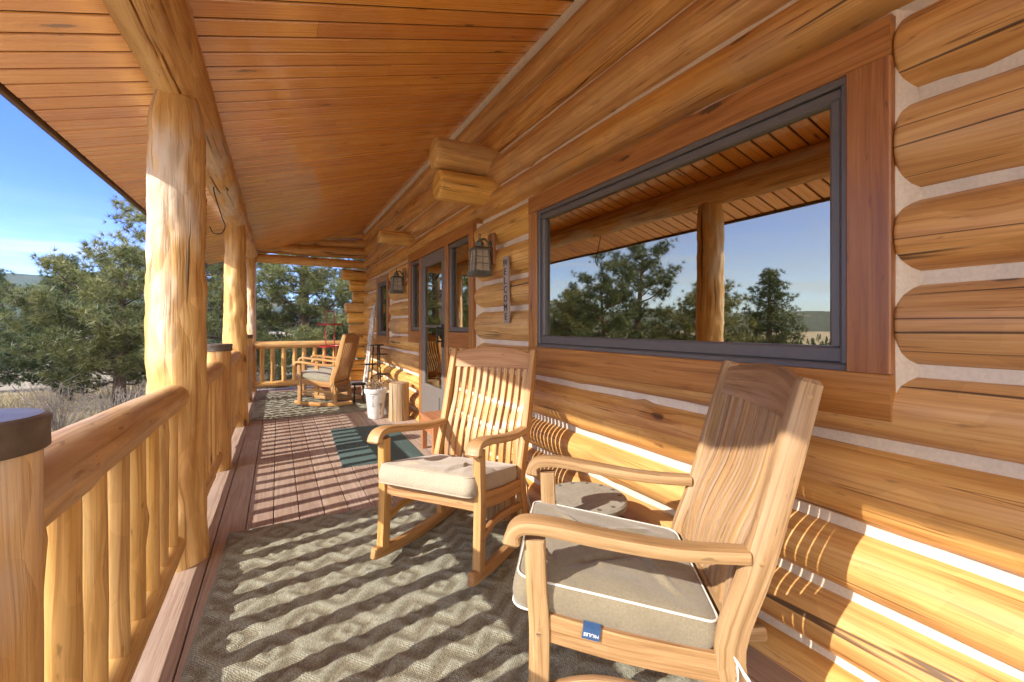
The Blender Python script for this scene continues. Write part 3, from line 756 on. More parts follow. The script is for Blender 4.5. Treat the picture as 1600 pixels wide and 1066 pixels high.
def short_post(y, r, zt, label, seed):
    e = empty('railing_post', (PX, y, 0), 0, label, 'post', 'short railing posts with metal caps')
    mb = MB(); log(mb, (0, 0, 0), (0, 0, zt - .02), r, r * .99, 1, n=32, step=.05, seed=seed, bump=.03, round_end=(0, 0), knots=6, facet=.02); mb.build('log', M['post'], e, 50)
    mb = MB(); R_ = r * 1.045
    disc(mb, (0, 0, 0), [(R_ + .002, zt - .052), (R_ + .004, zt - .050), (R_ + .003, zt - .012), (R_ + .005, zt - .008), (R_ + .005, zt + .001), (R_, zt + .004)], 48); c = mb.build('cap', M['capband'], e, 30)
    mb = MB(); disc(mb, (0, 0, 0), [(R_ + .001, zt + .003), (R_ - .004, zt + .0065), (R_ * .5, zt + .0085), (.004, zt + .009)], 48); mb.build('cap_plate', M['cap'], c, 30)
short_post(1.03, .100, 1.045, 'metal capped short log post at the left edge of the view', 2.4)
short_post(4.40, .108, 1.045, 'metal capped short log post between the two tall posts', 6.6)
short_post(8.05, .100, 1.06, 'metal capped short log post beyond the second tall post', 9.9)

# ------------------------------------------------------------------ railings
def railing(p0, p1, label, seed, pitch=.187, first=None, nb=None):
    p0, p1 = V(p0), V(p1); L = (p1 - p0).length; ang = math.atan2((p1 - p0).y, (p1 - p0).x)
    e = empty('log_railing', p0, ang, label, 'railing', 'log railing sections round the porch')
    mb = MB(); log(mb, (-.03, 0, .872 if seed == 20 else .85), (L + .03, 0, .85), .088 if seed == 20 else .074, .066, .98, n=24, step=.05, seed=seed, bump=.06, facet=.03, knots=5); mb.build('top_rail', M['rail'], e, 50)
    mb = MB(); log(mb, (-.03, 0, .125), (L + .03, 0, .125), .062, .056, .95, n=22, step=.06, seed=seed + 4, bump=.06, knots=4); mb.build('bottom_rail', M['baluster'], e, 50)
    n = nb or max(2, round(L / pitch)); pt = L / n
    for k in range(n):
        mb = MB(); x = pt * (k + .5) + random.uniform(-.008, .008); r = random.uniform(.038, .043)
        log(mb, (x, 0, .15), (x + random.uniform(-.006, .006), 0, .82), r, r * random.uniform(.88, 1), 1, n=14, step=.05, seed=seed + k * 1.7, bump=.10, round_end=(.012, 0), facet=.05, knots=6)
        mb.build('baluster', M['baluster'], e, 50)
railing((PX, 1.12, 0), (PX, 2.66, 0), 'log railing section nearest the camera, left of the thick front post', 20)
railing((PX, 2.90, 0), (PX, 4.30, 0), 'log railing section just behind the thick front post', 31)
railing((PX, 4.50, 0), (PX, 6.10, 0), 'log railing section leading up to the second tall post', 42)
railing((PX, 6.34, 0), (PX, 7.96, 0), 'log railing section just past the second tall post', 53)
railing((PX, 8.14, 0), (PX, 9.22, 0), 'short log railing section ending at the thin corner post', 64)
railing((-.35, 9.30, 0), (1.26, 9.30, 0), 'log railing across the far end of the porch', 75, nb=9)
railing((PX, -.92, 0), (PX, .96, 0), 'log railing section beside the viewer at the near porch end', 86)

# ------------------------------------------------------------------ deck
mb = MB(); xs = []; x = -.60; w = .140
while x < 1.62: xs.append(x); x += w + .005
for k, x in enumerate(xs):
    y = -2.6; cut = [random.uniform(.5, 3.4), random.uniform(4.6, 7.5)]
    if k in (2, 3): cut = [5.3]
    ys = [y] + cut + [9.62]
    for a, b in zip(ys, ys[1:]):
        dz = random.uniform(-.001, .001)
        P = [V((x + w/2, a + .002, -.0145 + dz)).lerp(V((x + w/2, b - .002, -.0145 + dz)), q / 12) for q in range(13)]
        sweep(mb, P, rrect(w, .029, .003), (1, 0, 0))
tag(mb.build('porch_deck', M['deck'], None, 30), 'reddish brown deck boards running along the porch', 'deck', kind='structure')
mb = MB(); box(mb, (.5, 3.5, -.2), (2.26, 12.2, .30), .004); o = mb.build('deck_framing', M['fascia'], None); tag(o, 'dark framing under the deck boards', 'deck', kind='structure')

# ------------------------------------------------------------------ rugs and mat
def rug(x0, y0, w, l, rz, label):
    st = .0125; nx, ny = int(w / st), int(l / st)
    X, Y = np.meshgrid(np.linspace(0, w, nx), np.linspace(0, l, ny))
    def rid(d, wd): return np.clip(1 - (d / wd) ** 2, 0, 1) ** .5
    p = .27; per = .78
    yy = (l - Y) % per; band = np.clip((yy - .02) / .02, 0, 1) * np.clip((.46 - yy) / .02, 0, 1)
    a = (X + yy) % p; b = (X - yy) % p
    da = np.minimum(a, p - a) * .707; db = np.minimum(b, p - b) * .707
    lat = np.maximum(rid(da, .025), rid(db, .025))
    u = (X + p / 4) % (p / 2) - p / 4; v = (yy + p / 4) % (p / 2) - p / 4
    dia = rid(np.abs(np.abs(u) + np.abs(v) - .040) * .9, .016)
    A = np.maximum(lat, dia * .9)
    q = yy - .46; zz = np.abs(((X / .17) % 1) - .5) * 2
    B = np.maximum(rid(np.abs(((q + zz * .085) % .105) - .05), .028), 0)
    H = A * band + B * (1 - band)
    bord = np.minimum(np.minimum(X, w - X), np.minimum(Y, l - Y)); H = H * np.clip((bord - .012) / .02, 0, 1)
    nz = rng.normal(0, .00025, H.shape)
    Z = .007 + .0085 * H + nz; Z[0, :] = Z[-1, :] = 0; Z[:, 0] = Z[:, -1] = 0
    wob = .006 * np.sin(Y * 3.1 + x0) ; X2 = X + wob * (1 - X / w) ; Y2 = Y + .008 * np.sin(X * 4 + y0) * (Y / l)
    vv = np.stack([X2, Y2, Z], -1).reshape(-1, 3); i = np.arange(nx * ny).reshape(ny, nx)
    q = np.stack([i[:-1, :-1], i[:-1, 1:], i[1:, 1:], i[1:, :-1]], -1).reshape(-1, 4)
    o = np_mesh('area_rug', vv, q, M['rug'], k=4, smooth=True)
    at = o.data.attributes.new('ridge', 'FLOAT', 'POINT'); at.data.foreach_set('value', H.ravel().astype(np.float32))
    o.location = (x0, y0, .0005); o.rotation_euler = (0, 0, rz)
    return tag(o, label, 'rug')
rug(-.335, .05, 1.62, 2.95, R(-1.5), 'thick brown green cable patterned rug under the two front rocking chairs')
rug(-.315, 6.38, 1.55, 2.55, R(.5), 'brown green patterned rug under the far pair of rocking chairs')
mb = MB(); loops = []
for r_, z_ in ((0, .0), (0, .007), (.012, .010)):
    loops.append([(a * (1 if 1 else 1), b, z_) for a, b in rrect(.70 - 2*r_, 1.50 - 2*r_, .03, 4)])
mb.loft(loops)
o = mb.build('door_mat', M['mat'], None, 30, loc=(.86, 4.66, .0005)); o.rotation_euler = (0, 0, R(-2)); tag(o, 'dark green ribbed door mat in front of the storm door', 'door mat')

# pine litter blown on to the deck and rug
rnd = np.random.default_rng(21); m = 150
c = np.stack([rnd.uniform(-.3, 1.4, m), rnd.uniform(.6, 6.2, m) , np.full(m, .0)], 1); c[:, 2] = np.where((c[:, 1] < 2.95) & (c[:, 0] < 1.2), .0185, .0025)
a = rnd.uniform(0, 6.28, m); d = np.stack([np.cos(a), np.sin(a), 0 * a], 1) * rnd.uniform(.015, .045, m)[:, None]; s = np.stack([-np.sin(a), np.cos(a), 0 * a], 1) * .0012
v = np.stack([c - s, c + s, c + d + s * .5 + [0, 0, .002], c + d - s * .5 + [0, 0, .002]], 1).reshape(-1, 3); i = np.arange(m * 4).reshape(-1, 4)[:, [0, 3, 2, 1]]
tag(np_mesh('pine_litter', v, i, M['twig'], k=4), 'dry pine needles scattered over rug and deck boards', 'litter', kind='stuff')

# ------------------------------------------------------------------ text helper
def text_mesh(s, size, depth, name, mat, parent, mtx):
    cu = bpy.data.curves.new(name, 'FONT'); cu.body = s; cu.size = size; cu.extrude = depth; cu.align_x = 'CENTER'; cu.align_y = 'CENTER'
    to = bpy.data.objects.new(name + '_tmp', cu); COL.objects.link(to)
    dg = bpy.context.evaluated_depsgraph_get(); me = bpy.data.meshes.new_from_object(to.evaluated_get(dg))
    bpy.data.objects.remove(to); bpy.data.curves.remove(cu)
    me.transform(mtx); me.materials.clear(); me.materials.append(mat); me.name = name
    o = bpy.data.objects.new(name, me); COL.objects.link(o); o.parent = parent
    return o

# ------------------------------------------------------------------ rocking chairs
def cushion(parent, w, d, th, mat, pipe, z, x, tilt, tagged, seed):
    base = [V((a, b, 0)) for a, b in rrect(d, w, .045, 6)]; out = []
    for p, q in zip(base, base[1:] + base[:1]):
        k = max(1, int((q - p).length / .012)); out += [tuple(p.lerp(q, i / k))[:2] for i in range(k)]
    mb = MB(); rr = random.Random(seed * 7)
    folds = [(rr.uniform(-.9, .9), rr.uniform(-.20, .20), rr.uniform(-.16, .2), rr.uniform(.05, .13), rr.uniform(.006, .014) * rr.choice((-1, 1, 1))) for _ in range(9)]
    def crease(x, y):
        h = 0
        for an, px, py, ln, am in folds:
            u = (x - px) * math.cos(an) + (y - py) * math.sin(an); v = -(x - px) * math.sin(an) + (y - py) * math.cos(an) + .03 * math.sin(u * 14)
            h += am * math.exp(-(u / ln) ** 2) * (math.exp(-(v / .012) ** 2) - .5 * math.exp(-((v - .022) / .02) ** 2))
        return h
    def ring(ins, zz, amp=0):
        q = []
        for a, b in out:
            sx, sy = 1 - 2 * ins / d, 1 - 2 * ins / w; a2, b2 = a * sx, b * sy
            bulge = .006 * N3(a * 5, b * 5, seed + 1.5) if amp == 0 and 0 < zz < th else 0
            fz = amp * N3(a2 * 6 + seed, b2 * 6, seed) + amp * .5 * N3(a2 * 3 + b2 * 11, b2 * 3, seed + 3) + (crease(a2, b2) if amp else 0)
            q.append(V((a2 * (1 + bulge * 2), b2 * (1 + bulge * 2), zz + fz)))
        return q
    loops = [ring(.20, -.001), ring(.012, 0), ring(.002, .008), ring(-.004, th * .35), ring(-.004, th * .65), ring(.002, th - .006), ring(.010, th)]
    for k in range(18):
        ins = .022 + .0126 * k
        loops.append(ring(ins, th + .020 * (1 - ((.25 - ins) / .25) ** 2), .014 * min(1, (k + 1) / 4)))
    mb.loft(loops); c = mb.build('cushion', mat, parent, 70)
    c.location = (x, 0, z); c.rotation_euler = (0, tilt, 0)
    mb = MB()
    for zz, ins in ((.004, .004), (th - .002, .005)):
        P = [V((a * (1 - 2*ins/d), b * (1 - 2*ins/w), zz)) for a, b in rrect(d, w, .035, 5)]; P.append(P[0]); tube(mb, P, .0034, 8, False)
    mb.build('piping', pipe, c, 60)
    for s in (-1, 1):
        b0 = V((-d/2 + .01, s * (w/2 - .015), .02))
        for P in ([b0, b0 + V((-.035, s * .02, .005)), b0 + V((-.045, s * .055, -.03)), b0 + V((-.02, s * .075, -.10)), b0 + V((-.05, s * .085, -.15))], [b0, b0 + V((-.03, s * .035, .01)), b0 + V((-.06, s * .04, -.02)), b0 + V((-.09, s * .05, -.05))]):
            mb = MB(); sweep(mb, smooth_path(P, 4), rrect(.011, .0022, .0008), (0, .3, 1)); mb.build('tie', pipe if tagged else mat, c, 60)
    if tagged:
        mb = MB(); sweep(mb, [(.052, w/2 + .006, .018), (.052, w/2 + .022, .012), (.052, w/2 + .024, -.016)], rrect(.046, .002, .0004), (1, 0, 0)); tg = mb.build('fabric_tag', M['tagblue'], c)
        mt = Matrix.Translation((.075, w/2 + .0142, -.010)) @ Matrix(((1,0,0,0),(0,0,1,0),(0,-1,0,0),(0,0,0,1))).inverted() 
        mt = Matrix.Translation((.052, w/2 + .0256, -.003)) @ Matrix(((1,0,0,0),(0,0,1,0),(0,-1,0,0),(0,0,0,1)))
        text_mesh('MIULEE', .0125, .0003, 'tag_lettering', M['tagtext'], tg, mt)
    return c
def chair(label, mat, cmat, pmat, tagged, seed, loc, az, pitch=1.5, nsl=11):
    random.seed(seed)
    e = empty('rocking_chair', loc, az, label, 'chair', 'wooden slat back rocking chairs on the porch')
    HW = .270; e.rotation_euler = (0, R(-pitch), az)
    bx = lambda z: -.245 - (z - .38) * .235          # straight leaning back line
    for s in (-1, 1):
        mb = MB(); pth = [V((x, s * HW, .030 + .20 * (x + .06) ** 2)) for x in [.315 - k * .05 for k in range(18)]]
        sweep(mb, pth, rrect(.038, .055, .008, 2), (0, 1, 0), .008); mb.build('rocker', mat, e)
        mb = MB(); sweep(mb, smooth_path([(.250, s * HW, .060), (.248, s * HW, .25), (.250, s * HW, .38), (.260, s * HW, .48), (.268, s * HW, .607)], 4), rrect(.040, .055, .006, 2), (0, 1, 0)); mb.build('front_leg', mat, e)
        mb = MB(); sweep(mb, smooth_path([(-.285, s * HW, .055), (-.262, s * HW, .22), (bx(.38) + .012, s * HW, .38), (bx(.6), s * HW, .6), (bx(.85), s * HW, .85), (bx(1.05), s * HW, 1.052)], 4), lambda i, t: rrect(.038, .058 + .016 * math.sin(t * 3.14), .010, 2), (0, 1, 0), .010); mb.build('back_post', mat, e)
        mb = MB(); sweep(mb, smooth_path([(.328, s * (HW + .005), .600), (.322, s * (HW + .005), .626), (.292, s * (HW + .006), .643), (.22, s * (HW + .012), .644), (.10, s * (HW + .016), .630), (-.05, s * (HW + .012), .614), (-.16, s * (HW + .005), .610), (-.268, s * HW, .612)], 5),
                         lambda i, t: rrect(.076 - .022 * t, .036 + .012 * max(0, 1 - t * 7), .010, 2), (0, 1, 0), .008); mb.build('armrest', mat, e)
        mb = MB(); sweep(mb, smooth_path([(.228, s * HW, .372), (.03, s * HW, .340), (-.235, s * HW, .316)], 6), rrect(.024, .074, .004), (0, 1, 0)); mb.build('side_rail', mat, e)
        mb = MB(); sweep(mb, smooth_path([(.235, s * HW, .195), (.10, s * HW, .235), (-.08, s * HW, .225), (-.26, s * HW, .20)], 5), rrect(.022, .036, .006, 2), (0, 1, 0)); mb.build('stretcher', mat, e)
        mb = MB()
        for px_, pz_ in ((.250, .36), (.249, .2), (bx(.60), .60), (bx(1.02), 1.02), (-.247, .310)):
            tube(mb, [(px_, s * (HW + .012), pz_), (px_, s * (HW + .0202), pz_)], .007, 10)
        mb.build('dowel_plug', M['stump'], e)
    for nm, x, z in (('front_rail', .250, .362), ('rear_rail', -.240, .305)):
        mb = MB(); sweep(mb, [(x, -HW + .019 + k * (2 * HW - .038) / 6, z) for k in range(7)], rrect(.024, .068, .004), (1, 0, 0)); mb.build(nm, mat, e)
    for k in range(6):
        x = .19 - k * .076; z = .378 + (x - .19) * .15
        mb = MB(); bar(mb, (x, -HW + .015, z), (x, HW - .015, z), .058, .016, (1, 0, 0), .004); mb.build('seat_slat', mat, e)
    lo = V((bx(.385) + .004, 0, .385))
    mb = MB(); sweep(mb, [(lo.x, -HW + .018 + k * (2 * HW - .036) / 6, lo.z) for k in range(7)], rrect(.024, .06, .004), (1, 0, 0)); mb.build('lower_back_rail', mat, e)
    # crest: arched top
    def cp(i, t):
        a = .048 + .034 * math.sin(t * math.pi); b0 = -.052
        w2 = .013
        return [(w2, a - .006), (w2 - .006, a), (-w2 + .006, a), (-w2, a - .006), (-w2, b0), (w2, b0)]
    mb = MB(); n = 18; loops = []; th = math.atan(.235)
    upv = V((-math.sin(th), 0, math.cos(th))); fw = V((math.cos(th), 0, math.sin(th)))
    for i in range(n + 1):
        t = i / n; y = -HW + .018 + (2 * HW - .036) * t; c = V((bx(.995) - .03 * math.sin(t * math.pi), y, .995))
        loops.append([c + fw * a + upv * b for a, b in cp(i, t)])
    mb.loft(loops, flip=True); mb.build('crest_rail', mat, e)
    gap = (2 * HW - .038) / nsl
    for k in range(nsl):
        y = -HW + .019 + gap * (k + .5); cv = -.028 * math.sin((k + .5) / nsl * math.pi)
        P = smooth_path([(bx(.41) + .0, y, .41), (bx(.52) + .012, y, .52), (bx(.62) + .010 + cv * .3, y, .62), (bx(.74) - .008 + cv * .6, y, .74), (bx(.86) - .005 + cv * .9, y, .86), (bx(.96) + cv, y, .96)], 5)
        mb = MB(); sweep(mb, P, rrect(gap * .72, .016, .004), (0, 1, 0)); mb.build('back_slat', mat, e)
    cushion(e, .530, .545, .090, cmat, pmat, .371, .062, R(-7.5), tagged, seed)
    return e
c1 = chair('weathered teak rocking chair with taupe cushion and white piping in the right foreground', M['teak_grey'], M['cush'], M['pipew'], True, 3, (.976, 1.071, .018), R(143.5), 1.3)
c2 = chair('golden teak rocking chair with pale beige cushion on the far half of the front rug', M['teak'], M['cush2'], M['cush2'], False, 5, (.825, 2.165, .018), R(218), 2.8)
c3 = chair('golden teak rocking chair with grey cushion, nearest the door mat', M['teak'], M['cush3'], M['cush3'], False, 8, (.635, 7.27, .018), R(150), 1.2)
c4 = copy_tree(c3); c4.location = (.72, 8.22, .018); c4.rotation_euler = (0, R(-1.2), R(156))
c4['label'] = 'golden teak rocking chair half hidden behind the other one on the far rug'

# ------------------------------------------------------------------ small things on the porch
def stump_mesh(mb, r, h, seed, n=26):
    log(mb, (0, 0, 0), (0, 0, h), r, r * .97, 1, n=n, step=.05, seed=seed, bump=.06, round_end=(0, .006), knots=3)
tb = empty('side_table', (1.225, 1.58, 0), .4, 'low round stone topped table with paw print rim beside the foreground rocking chair', 'table')
mb = MB(); stump_mesh(mb, .12, .395, 3.1); mb.build('stump_base', M['stump'], tb, 50)
mb = MB(); disc(mb, (0, 0, 0), [(.178, .397), (.187, .403), (.188, .424), (.180, .432), (.150, .434), (.02, .434)], 48); st = mb.build('tabletop', M['stone'], tb, 40)
for k in range(14):
    mb = MB(); a = 2 * math.pi * k / 14; ca, sa = math.cos(a), math.sin(a)
    pts = []
    for q in range(40):      # one print: pad with four toes as a lobed outline
        b = 2 * math.pi * q / 40; r_ = .0085 + .0055 * max(0, math.sin(b)) * abs(math.cos(b * 4)) ** .6
        x_, y_ = r_ * math.cos(b), r_ * math.sin(b)
        pts.append((.156 * ca + y_ * ca - x_ * sa, .156 * sa + y_ * sa + x_ * ca))
    mb.loft([[(x_, y_, .4322) for x_, y_ in pts], [(x_, y_, .4345) for x_, y_ in pts]])
    mb.build('paw_print', M['stone2'], st, 30)
o = MB(); stump_mesh(o, .10, .33, 7.7); so = o.build('log_stump', M['stump'], None, 50, loc=(1.235, 2.46, 0)); tag(so, 'cracked log stump standing under the middle rocking chair', 'stump')
o = MB(); stump_mesh(o, .128, .475, 9.3); so = o.build('log_stump', M['stump'], None, 50, loc=(1.375, 5.62, 0)); tag(so, 'short upright log stump between the white pot and the door', 'stump')
rb = empty('redwood_side_table', (1.37, 4.02, 0), 0, 'small red brown wooden table behind the middle rocking chair', 'table')
mb = MB(); box(mb, (0, 0, .335), (.27, .42, .024), .004); mb.build('tabletop', M['redwood'], rb)
for sx in (-1, 1):
    for sy in (-1, 1):
        mb = MB(); box(mb, (sx * .10, sy * .17, .161), (.05, .05, .322), .004); mb.build('leg', M['redwood'], rb)
mb = MB()
for sx in (-1, 1): box(mb, (sx * .115, 0, .26), (.02, .288, .12), .003)
for sy in (-1, 1): box(mb, (0, sy * .185, .26), (.148, .02, .12), .003)
mb.build('apron', M['redwood'], rb)
# pot with dead stems
pt = empty('flower_pot', (1.13, 5.86, 0), .2, 'peeling white flower pot with dry stems beside the log stump', 'flower pot')
mb = MB(); disc(mb, (0, 0, 0), [(.092, .002), (.098, .01), (.128, .33), (.142, .335), (.146, .345), (.147, .385), (.142, .39), (.130, .388), (.126, .35), (.02, .345)], 32); pw = mb.build('pot', M['white'], pt, 40)
mb = MB()
for k in range(5):
    a0 = 2.2 + k * .9; z0 = .06 + .05 * (k % 3)
    loops = []
    for j in range(6):
        z = z0 + j * .03; r = .0995 + (z - .01) / .32 * .030; wd = .12 + .1 * math.sin(j + k)
        loops.append([V((r * math.cos(a0 + q * wd), r * math.sin(a0 + q * wd), z)) for q in (-1, -.5, 0, .5, 1)])
    mb.loft(loops, closed=False, caps=False)
mb.build('bare_patch', M['peel'], pw, 40)
mb = MB(); rnd = np.random.default_rng(9)
for k in range(46):
    a = rnd.uniform(0, 6.28); b = V((rnd.normal() * .05, rnd.normal() * .05, .345)); e_ = V((math.cos(a) * rnd.uniform(.05, .17), math.sin(a) * rnd.uniform(.05, .17), .42 + rnd.uniform(0, .09)))
    tube(mb, smooth_path([b, b.lerp(e_, .5) + V((0, 0, .06)), e_ + V((0, 0, -.03 * rnd.random()))], 3), .003, 4, False)
mb.build('dry_stems', M['twig'], pt, 60)
mb = MB(); disc(mb, (0, 0, 0), [(.124, .350), (.10, .356), (.02, .36)], 24); mb.build('soil', M['soil'], pt, 60)
gb = MB()
for k in range(4): pass
disc(gb, (0, 0, 0), [(.10, 0), (.115, .01), (.13, .26), (.138, .27), (.138, .30), (.125, .30), (.12, .27), (.02, .265)], 28)
tag(gb.build('flower_pot', M['peel'], None, 40, loc=(1.30, 6.12, 0)), 'plain grey pot half hidden behind the white flower pot', 'flower pot')
# dark tiered plant stand
ps = empty('plant_stand', (1.36, 6.98, 0), .3, 'dark metal plant stand with small round tiers by the wall behind the far chair', 'plant stand')
mb = MB()
for a in (.3, 2.4, 4.5): tube(mb, [(math.cos(a) * .10, math.sin(a) * .10, 0), (math.cos(a) * .05, math.sin(a) * .05, .90)], .010, 8)
mb.build('pole', M['black'], ps)
for k, (dx, dy, z, r) in enumerate(((-.10, -.06, .30, .12), (.06, -.08, .45, .10), (-.06, .08, .60, .10), (.05, -.05, .76, .09), (0, 0, .90, .11))):
    mb = MB(); disc(mb, (dx, dy, 0), [(r - .004, z), (r, z + .003), (r, z + .012), (r - .006, z + .013)], 24); mb.build('tier', M['black'], ps, 40)
fs_ = empty('foot_stool', (1.10, 7.02, 0), .5, 'small dark stool with round seat beside the metal plant stand', 'stool')
mb = MB(); disc(mb, (0, 0, 0), [(.10, .30), (.105, .305), (.105, .32), (.10, .325)], 24); mb.build('seat', M['black'], fs_, 40)
for a in (.2, 1.77, 3.34, 4.9):
    mb = MB(); tube(mb, [(math.cos(a) * .10, math.sin(a) * .10, 0), (math.cos(a) * .085, math.sin(a) * .085, .302)], .009, 8); mb.build('leg', M['black'], fs_)
# leaning birch poles
bp = empty('birch_ladder', (1.40, 7.75, 0), 0, 'pale birch pole ladder leaning on the far wall', 'ladder')
for s in (-1, 1):
    mb = MB(); log(mb, (-.10, s * .11, 0), (.06, s * .11, 1.52 - .05 * s), .026, .022, 1, n=12, step=.06, seed=s + 30, bump=.12); mb.build('pole', M['birch'], bp, 60)
for z in (.35, .70, 1.05, 1.36):
    mb = MB(); x = -.10 + .16 * z / 1.52; tube(mb, [(x, -.13, z), (x, .13, z)], .014, 8); mb.build('rung', M['birch'], bp)
# red two tier stand
rs = empty('tiered_shelf', (.88, 8.98, 0), 0, 'red metal two tier stand with twin poles at the far railing', 'stand')
mb = MB()
for s in (-1, 1): tube(mb, [(s * .075, 0, 0), (s * .075, 0, 1.48)], .010, 8)
tube(mb, [(-.075, 0, 1.48), (.075, 0, 1.48)], .010, 8); mb.build('pole', M['red'], rs)
for z, r in ((1.22, .23), (.80, .20), (.03, .20)):
    mb = MB(); disc(mb, (0, 0, 0), [(r - .01, z), (r, z + .004), (r + .004, z + .03), (r - .004, z + .03), (r - .012, z + .012), (.01, z + .012)], 28); mb.build('tray', M['red'], rs, 40)

# ------------------------------------------------------------------ wall lanterns and sign
def lantern(y, z, label):
    e = empty('wall_lantern', (1.55, y, z), 0, label, 'lantern', 'pair of metal wall lanterns by the door')
    mb = MB(); box(mb, (.004, 0, .02), (.028, .105, .25), .004); mb.build('back_plate', M['trim'], e)
    mb = MB(); disc(mb, (0, 0, 0), [(.0, 0)], 3) if 0 else None
    tube(mb, smooth_path([(-.012, 0, .03), (-.035, 0, .075), (-.065, 0, .098), (-.10, 0, .085)], 5), .009, 8)
    tube(mb, [(-.008, 0, .0), (-.016, 0, .0)], .034, 20); tube(mb, [(-.010, 0, .06), (-.018, 0, .06)], .030, 20)
    mb.build('arm', M['verdi'], e)
    cx = -.105; hb = .066; ht = .056; zb, zt = -.205, .0
    mb = MB()
    sq = lambda h, zz: [V((cx + a * h, b * h, zz)) for a, b in ((1, 1), (-1, 1), (-1, -1), (1, -1))]
    mb.loft([sq(hb + .010, zb - .004), sq(hb + .012, zb), sq(hb + .012, zb + .034), sq(hb + .006, zb + .038)])
    mb.loft([sq(ht + .014, zt), sq(ht + .014, zt + .010), sq(ht - .004, zt + .026), sq(ht - .030, zt + .034)])
    disc(mb, (cx, 0, 0), [(.034, zt + .028), (.036, zt + .036), (.032, zt + .070), (.018, zt + .082), (.010, zt + .088), (.012, zt + .098), (.006, zt + .104)], 20)
    tube(mb, [(cx + .017 * math.cos(q), .017 * math.sin(q), zt + .122) if 0 else (cx, .017 * math.cos(q), zt + .118 + .017 * math.sin(q)) for q in [k * .35 for k in range(19)]], .0035, 6)
    for a, b in ((1, 1), (-1, 1), (-1, -1), (1, -1)):
        bar(mb, (cx + a * hb, b * hb, zb + .03), (cx + a * ht, b * ht, zt + .004), .013, .013, (1, 0, 0), .002)
    body = mb.build('body', M['verdi'], e, 40)
    mb = MB()
    for f in (.36, .68):
        h = hb + (ht - hb) * f + .004; z_ = zb + .034 + (zt - zb - .034) * f
        L = sq(h, z_) + [sq(h, z_)[0]]
        for p, q in zip(L, L[1:]): tube(mb, [p, q], .0026, 6)
    for a, b in ((1, 0), (-1, 0), (0, 1), (0, -1)):
        tube(mb, [(cx + a * (hb + .004), b * (hb + .004), zb + .034), (cx + a * (ht + .004), b * (ht + .004), zt)], .0026, 6)
    mb.build('guard_wire', M['verdi'], body)
    mb = MB(); mb.loft([sq(hb - .002, zb + .034), sq(ht - .002, zt)], caps=False); mb.build('pane', M['amber'], body, 0)
lantern(3.24, 1.815, 'larger looking wall lantern on a wooden plate right of the door')
lantern(6.06, 1.865, 'smaller looking wall lantern left of the door')
sg = empty('welcome_sign', (1.538, 2.945, 1.478), 0, 'narrow vertical board sign reading WELCOME between lantern and picture window', 'sign')
sg.rotation_euler = (R(-1.5), 0, 0)
mb = MB(); box(mb, (0, 0, 0), (.018, .082, .505), .003); mb.build('board', M['sign'], sg)
mt0 = Matrix(((0, 0, -1, 0), (-1, 0, 0, 0), (0, 1, 0, 0), (0, 0, 0, 1)))
for k, ch in enumerate('WELCOME'):
    text_mesh(ch, .074, .0014, 'letter', M['greymat'], sg, Matrix.Translation((-.0102, 0, .205 - k * .0685)) @ mt0)

# stemware hanging from a dark rack inside the picture window
sw = empty('stemware_rack', (2.05, 1.08, 1.985), 0, 'upside down wine glasses on a dark rack inside the picture window', 'glass rack')
mb = MB(); box(mb, (0, 0, .05), (.26, .50, .02), .003); 
for k in range(4): box(mb, (-.09 + k * .06, 0, .02), (.012, .50, .03), .002)
mb.build('rack', M['black'], sw)
for dx, dy in ((-.06, -.12), (-.06, .06), (.06, -.04)):
    mb = MB(); disc(mb, (dx, dy, 0), [(.036, .036), (.034, .030), (.006, .020), (.0045, -.06), (.012, -.075), (.038, -.105), (.044, -.14), (.038, -.185)], 28); mb.build('wine_glass', M['clear'], sw, 60)

# ------------------------------------------------------------------ air
mb = MB(); q = 11500
mb.loft([[(-q, -q, -40), (q, -q, -40), (q, q, -40), (-q, q, -40)], [(-q, -q, 1100), (q, -q, 1100), (q, q, 1100), (-q, q, 1100)]])
hz = NT('thin_air'); pv = hz.n('ShaderNodeVolumePrincipled'); pv.inputs['Color'].default_value = (.72, .82, 1, 1); pv.inputs['Density'].default_value = 3e-5
hz.t.links.new(pv.outputs[0], hz.out.inputs['Volume'])
tag(mb.build('haze', hz.m, None, 0), 'thin blue air over the far hills', 'haze', kind='stuff')

# ------------------------------------------------------------------ sky, sun, camera
EL, AZ = 31.0, 9.5      # sunbeams travel towards +x, turned AZ degrees to +y
d = V((math.cos(R(AZ)) * math.cos(R(EL)), math.sin(R(AZ)) * math.cos(R(EL)), -math.sin(R(EL))))
sl = bpy.data.lights.new('sun', 'SUN'); sl.energy = 2.35; sl.angle = R(.5); sl.color = (1, .93, .83)
so = bpy.data.objects.new('sun', sl); COL.objects.link(so); so.rotation_euler = d.to_track_quat('-Z', 'Y').to_euler(); so.location = (-20, 0, 20)
W = bpy.data.worlds.new('World'); S.world = W; W.use_nodes = True
nt = W.node_tree; nt.nodes.clear()
t = NT.__new__(NT); t.t = nt
sky = t.n('ShaderNodeTexSky', sky_type='NISHITA'); sky.sun_disc = False; sky.sun_elevation = R(EL); sky.sun_rotation = R(270 - AZ); sky.altitude = 2600; sky.air_density = 1.0; sky.dust_density = .4; sky.ozone_density = 1.6
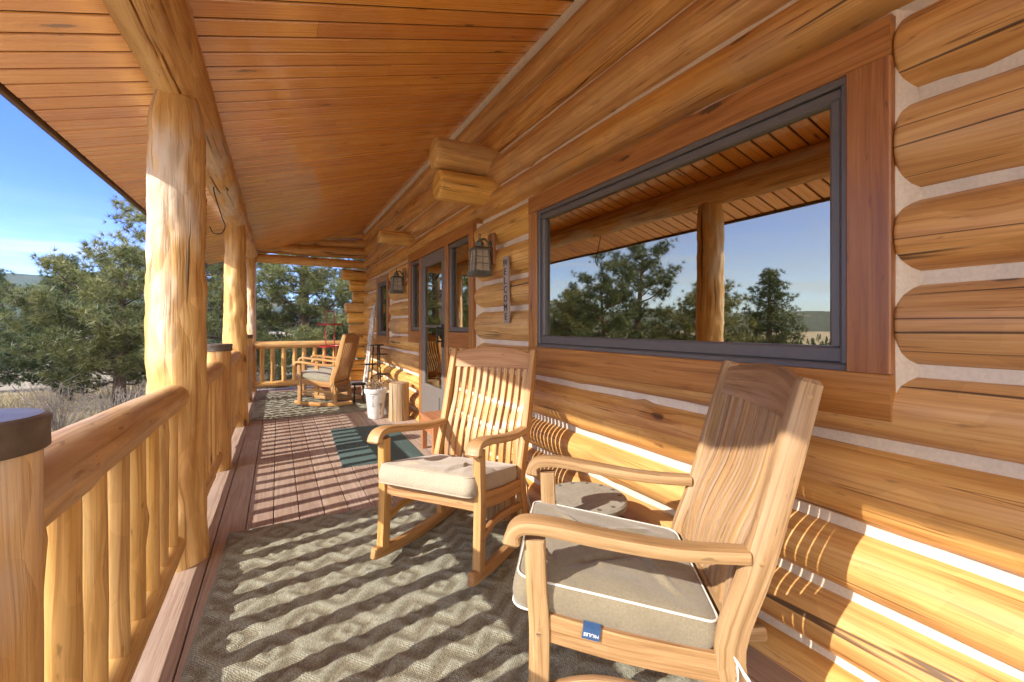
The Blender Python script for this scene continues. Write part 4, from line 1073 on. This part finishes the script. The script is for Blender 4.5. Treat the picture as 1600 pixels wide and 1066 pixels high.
tc = t.n('ShaderNodeTexCoord').outputs['Generated']; sx = t.n('ShaderNodeSeparateXYZ'); t.set(sx.inputs[0], tc)
cl = t.noise(t.vmul(tc, (2.2, 2.2, 26)), 1.6, 5, .6)
cm = t.math('MULTIPLY', t.ss(cl, .46, .66), t.math('MULTIPLY', t.ss(sx.outputs[2], .02, .08), t.ss(sx.outputs[2], .22, .10)))
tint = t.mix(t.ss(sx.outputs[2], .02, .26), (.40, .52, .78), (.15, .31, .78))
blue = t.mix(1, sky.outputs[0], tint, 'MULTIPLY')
# thin veil added outside the view to pale the sky mirrored in the window
vl = t.math('MULTIPLY', t.math('MULTIPLY', t.ss(sx.outputs[0], -.42, -.72), t.lin(t.noise(t.vmul(tc, (1, 1, 5)), 2.2, 4, .6), .3, .7, .55, 1)), .6)
blue = t.mix(vl, blue, (1.75, 1.9, 1.95))
skc = t.mix(t.math('MULTIPLY', cm, .5), blue, (2.1, 2.4, 2.8))
# unseen broken cloud added behind the camera as fill light for the porch
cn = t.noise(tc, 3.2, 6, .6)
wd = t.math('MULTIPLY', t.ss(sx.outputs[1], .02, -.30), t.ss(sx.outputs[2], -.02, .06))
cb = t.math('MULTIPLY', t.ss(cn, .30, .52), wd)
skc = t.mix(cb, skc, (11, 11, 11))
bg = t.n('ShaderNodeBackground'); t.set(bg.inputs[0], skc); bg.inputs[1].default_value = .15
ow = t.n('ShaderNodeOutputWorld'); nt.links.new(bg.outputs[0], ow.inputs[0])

cd = bpy.data.cameras.new('camera'); cam = bpy.data.objects.new('camera', cd); COL.objects.link(cam); S.camera = cam
cd.sensor_width = 36; cd.lens = 680 / 1600 * 36; cd.shift_y = -23 / 1600; cd.clip_start = .05; cd.clip_end = 30000
cam.location = (0, 0, 1.2); cam.rotation_euler = (R(90), 0, -math.atan(366 / 680))
S.view_settings.view_transform = 'Standard'; S.view_settings.look = 'None'; S.view_settings.gamma = 1; S.view_settings.exposure = 1.85
S.cycles.max_bounces = 10; S.cycles.diffuse_bounces = 6; S.cycles.transparent_max_bounces = 12
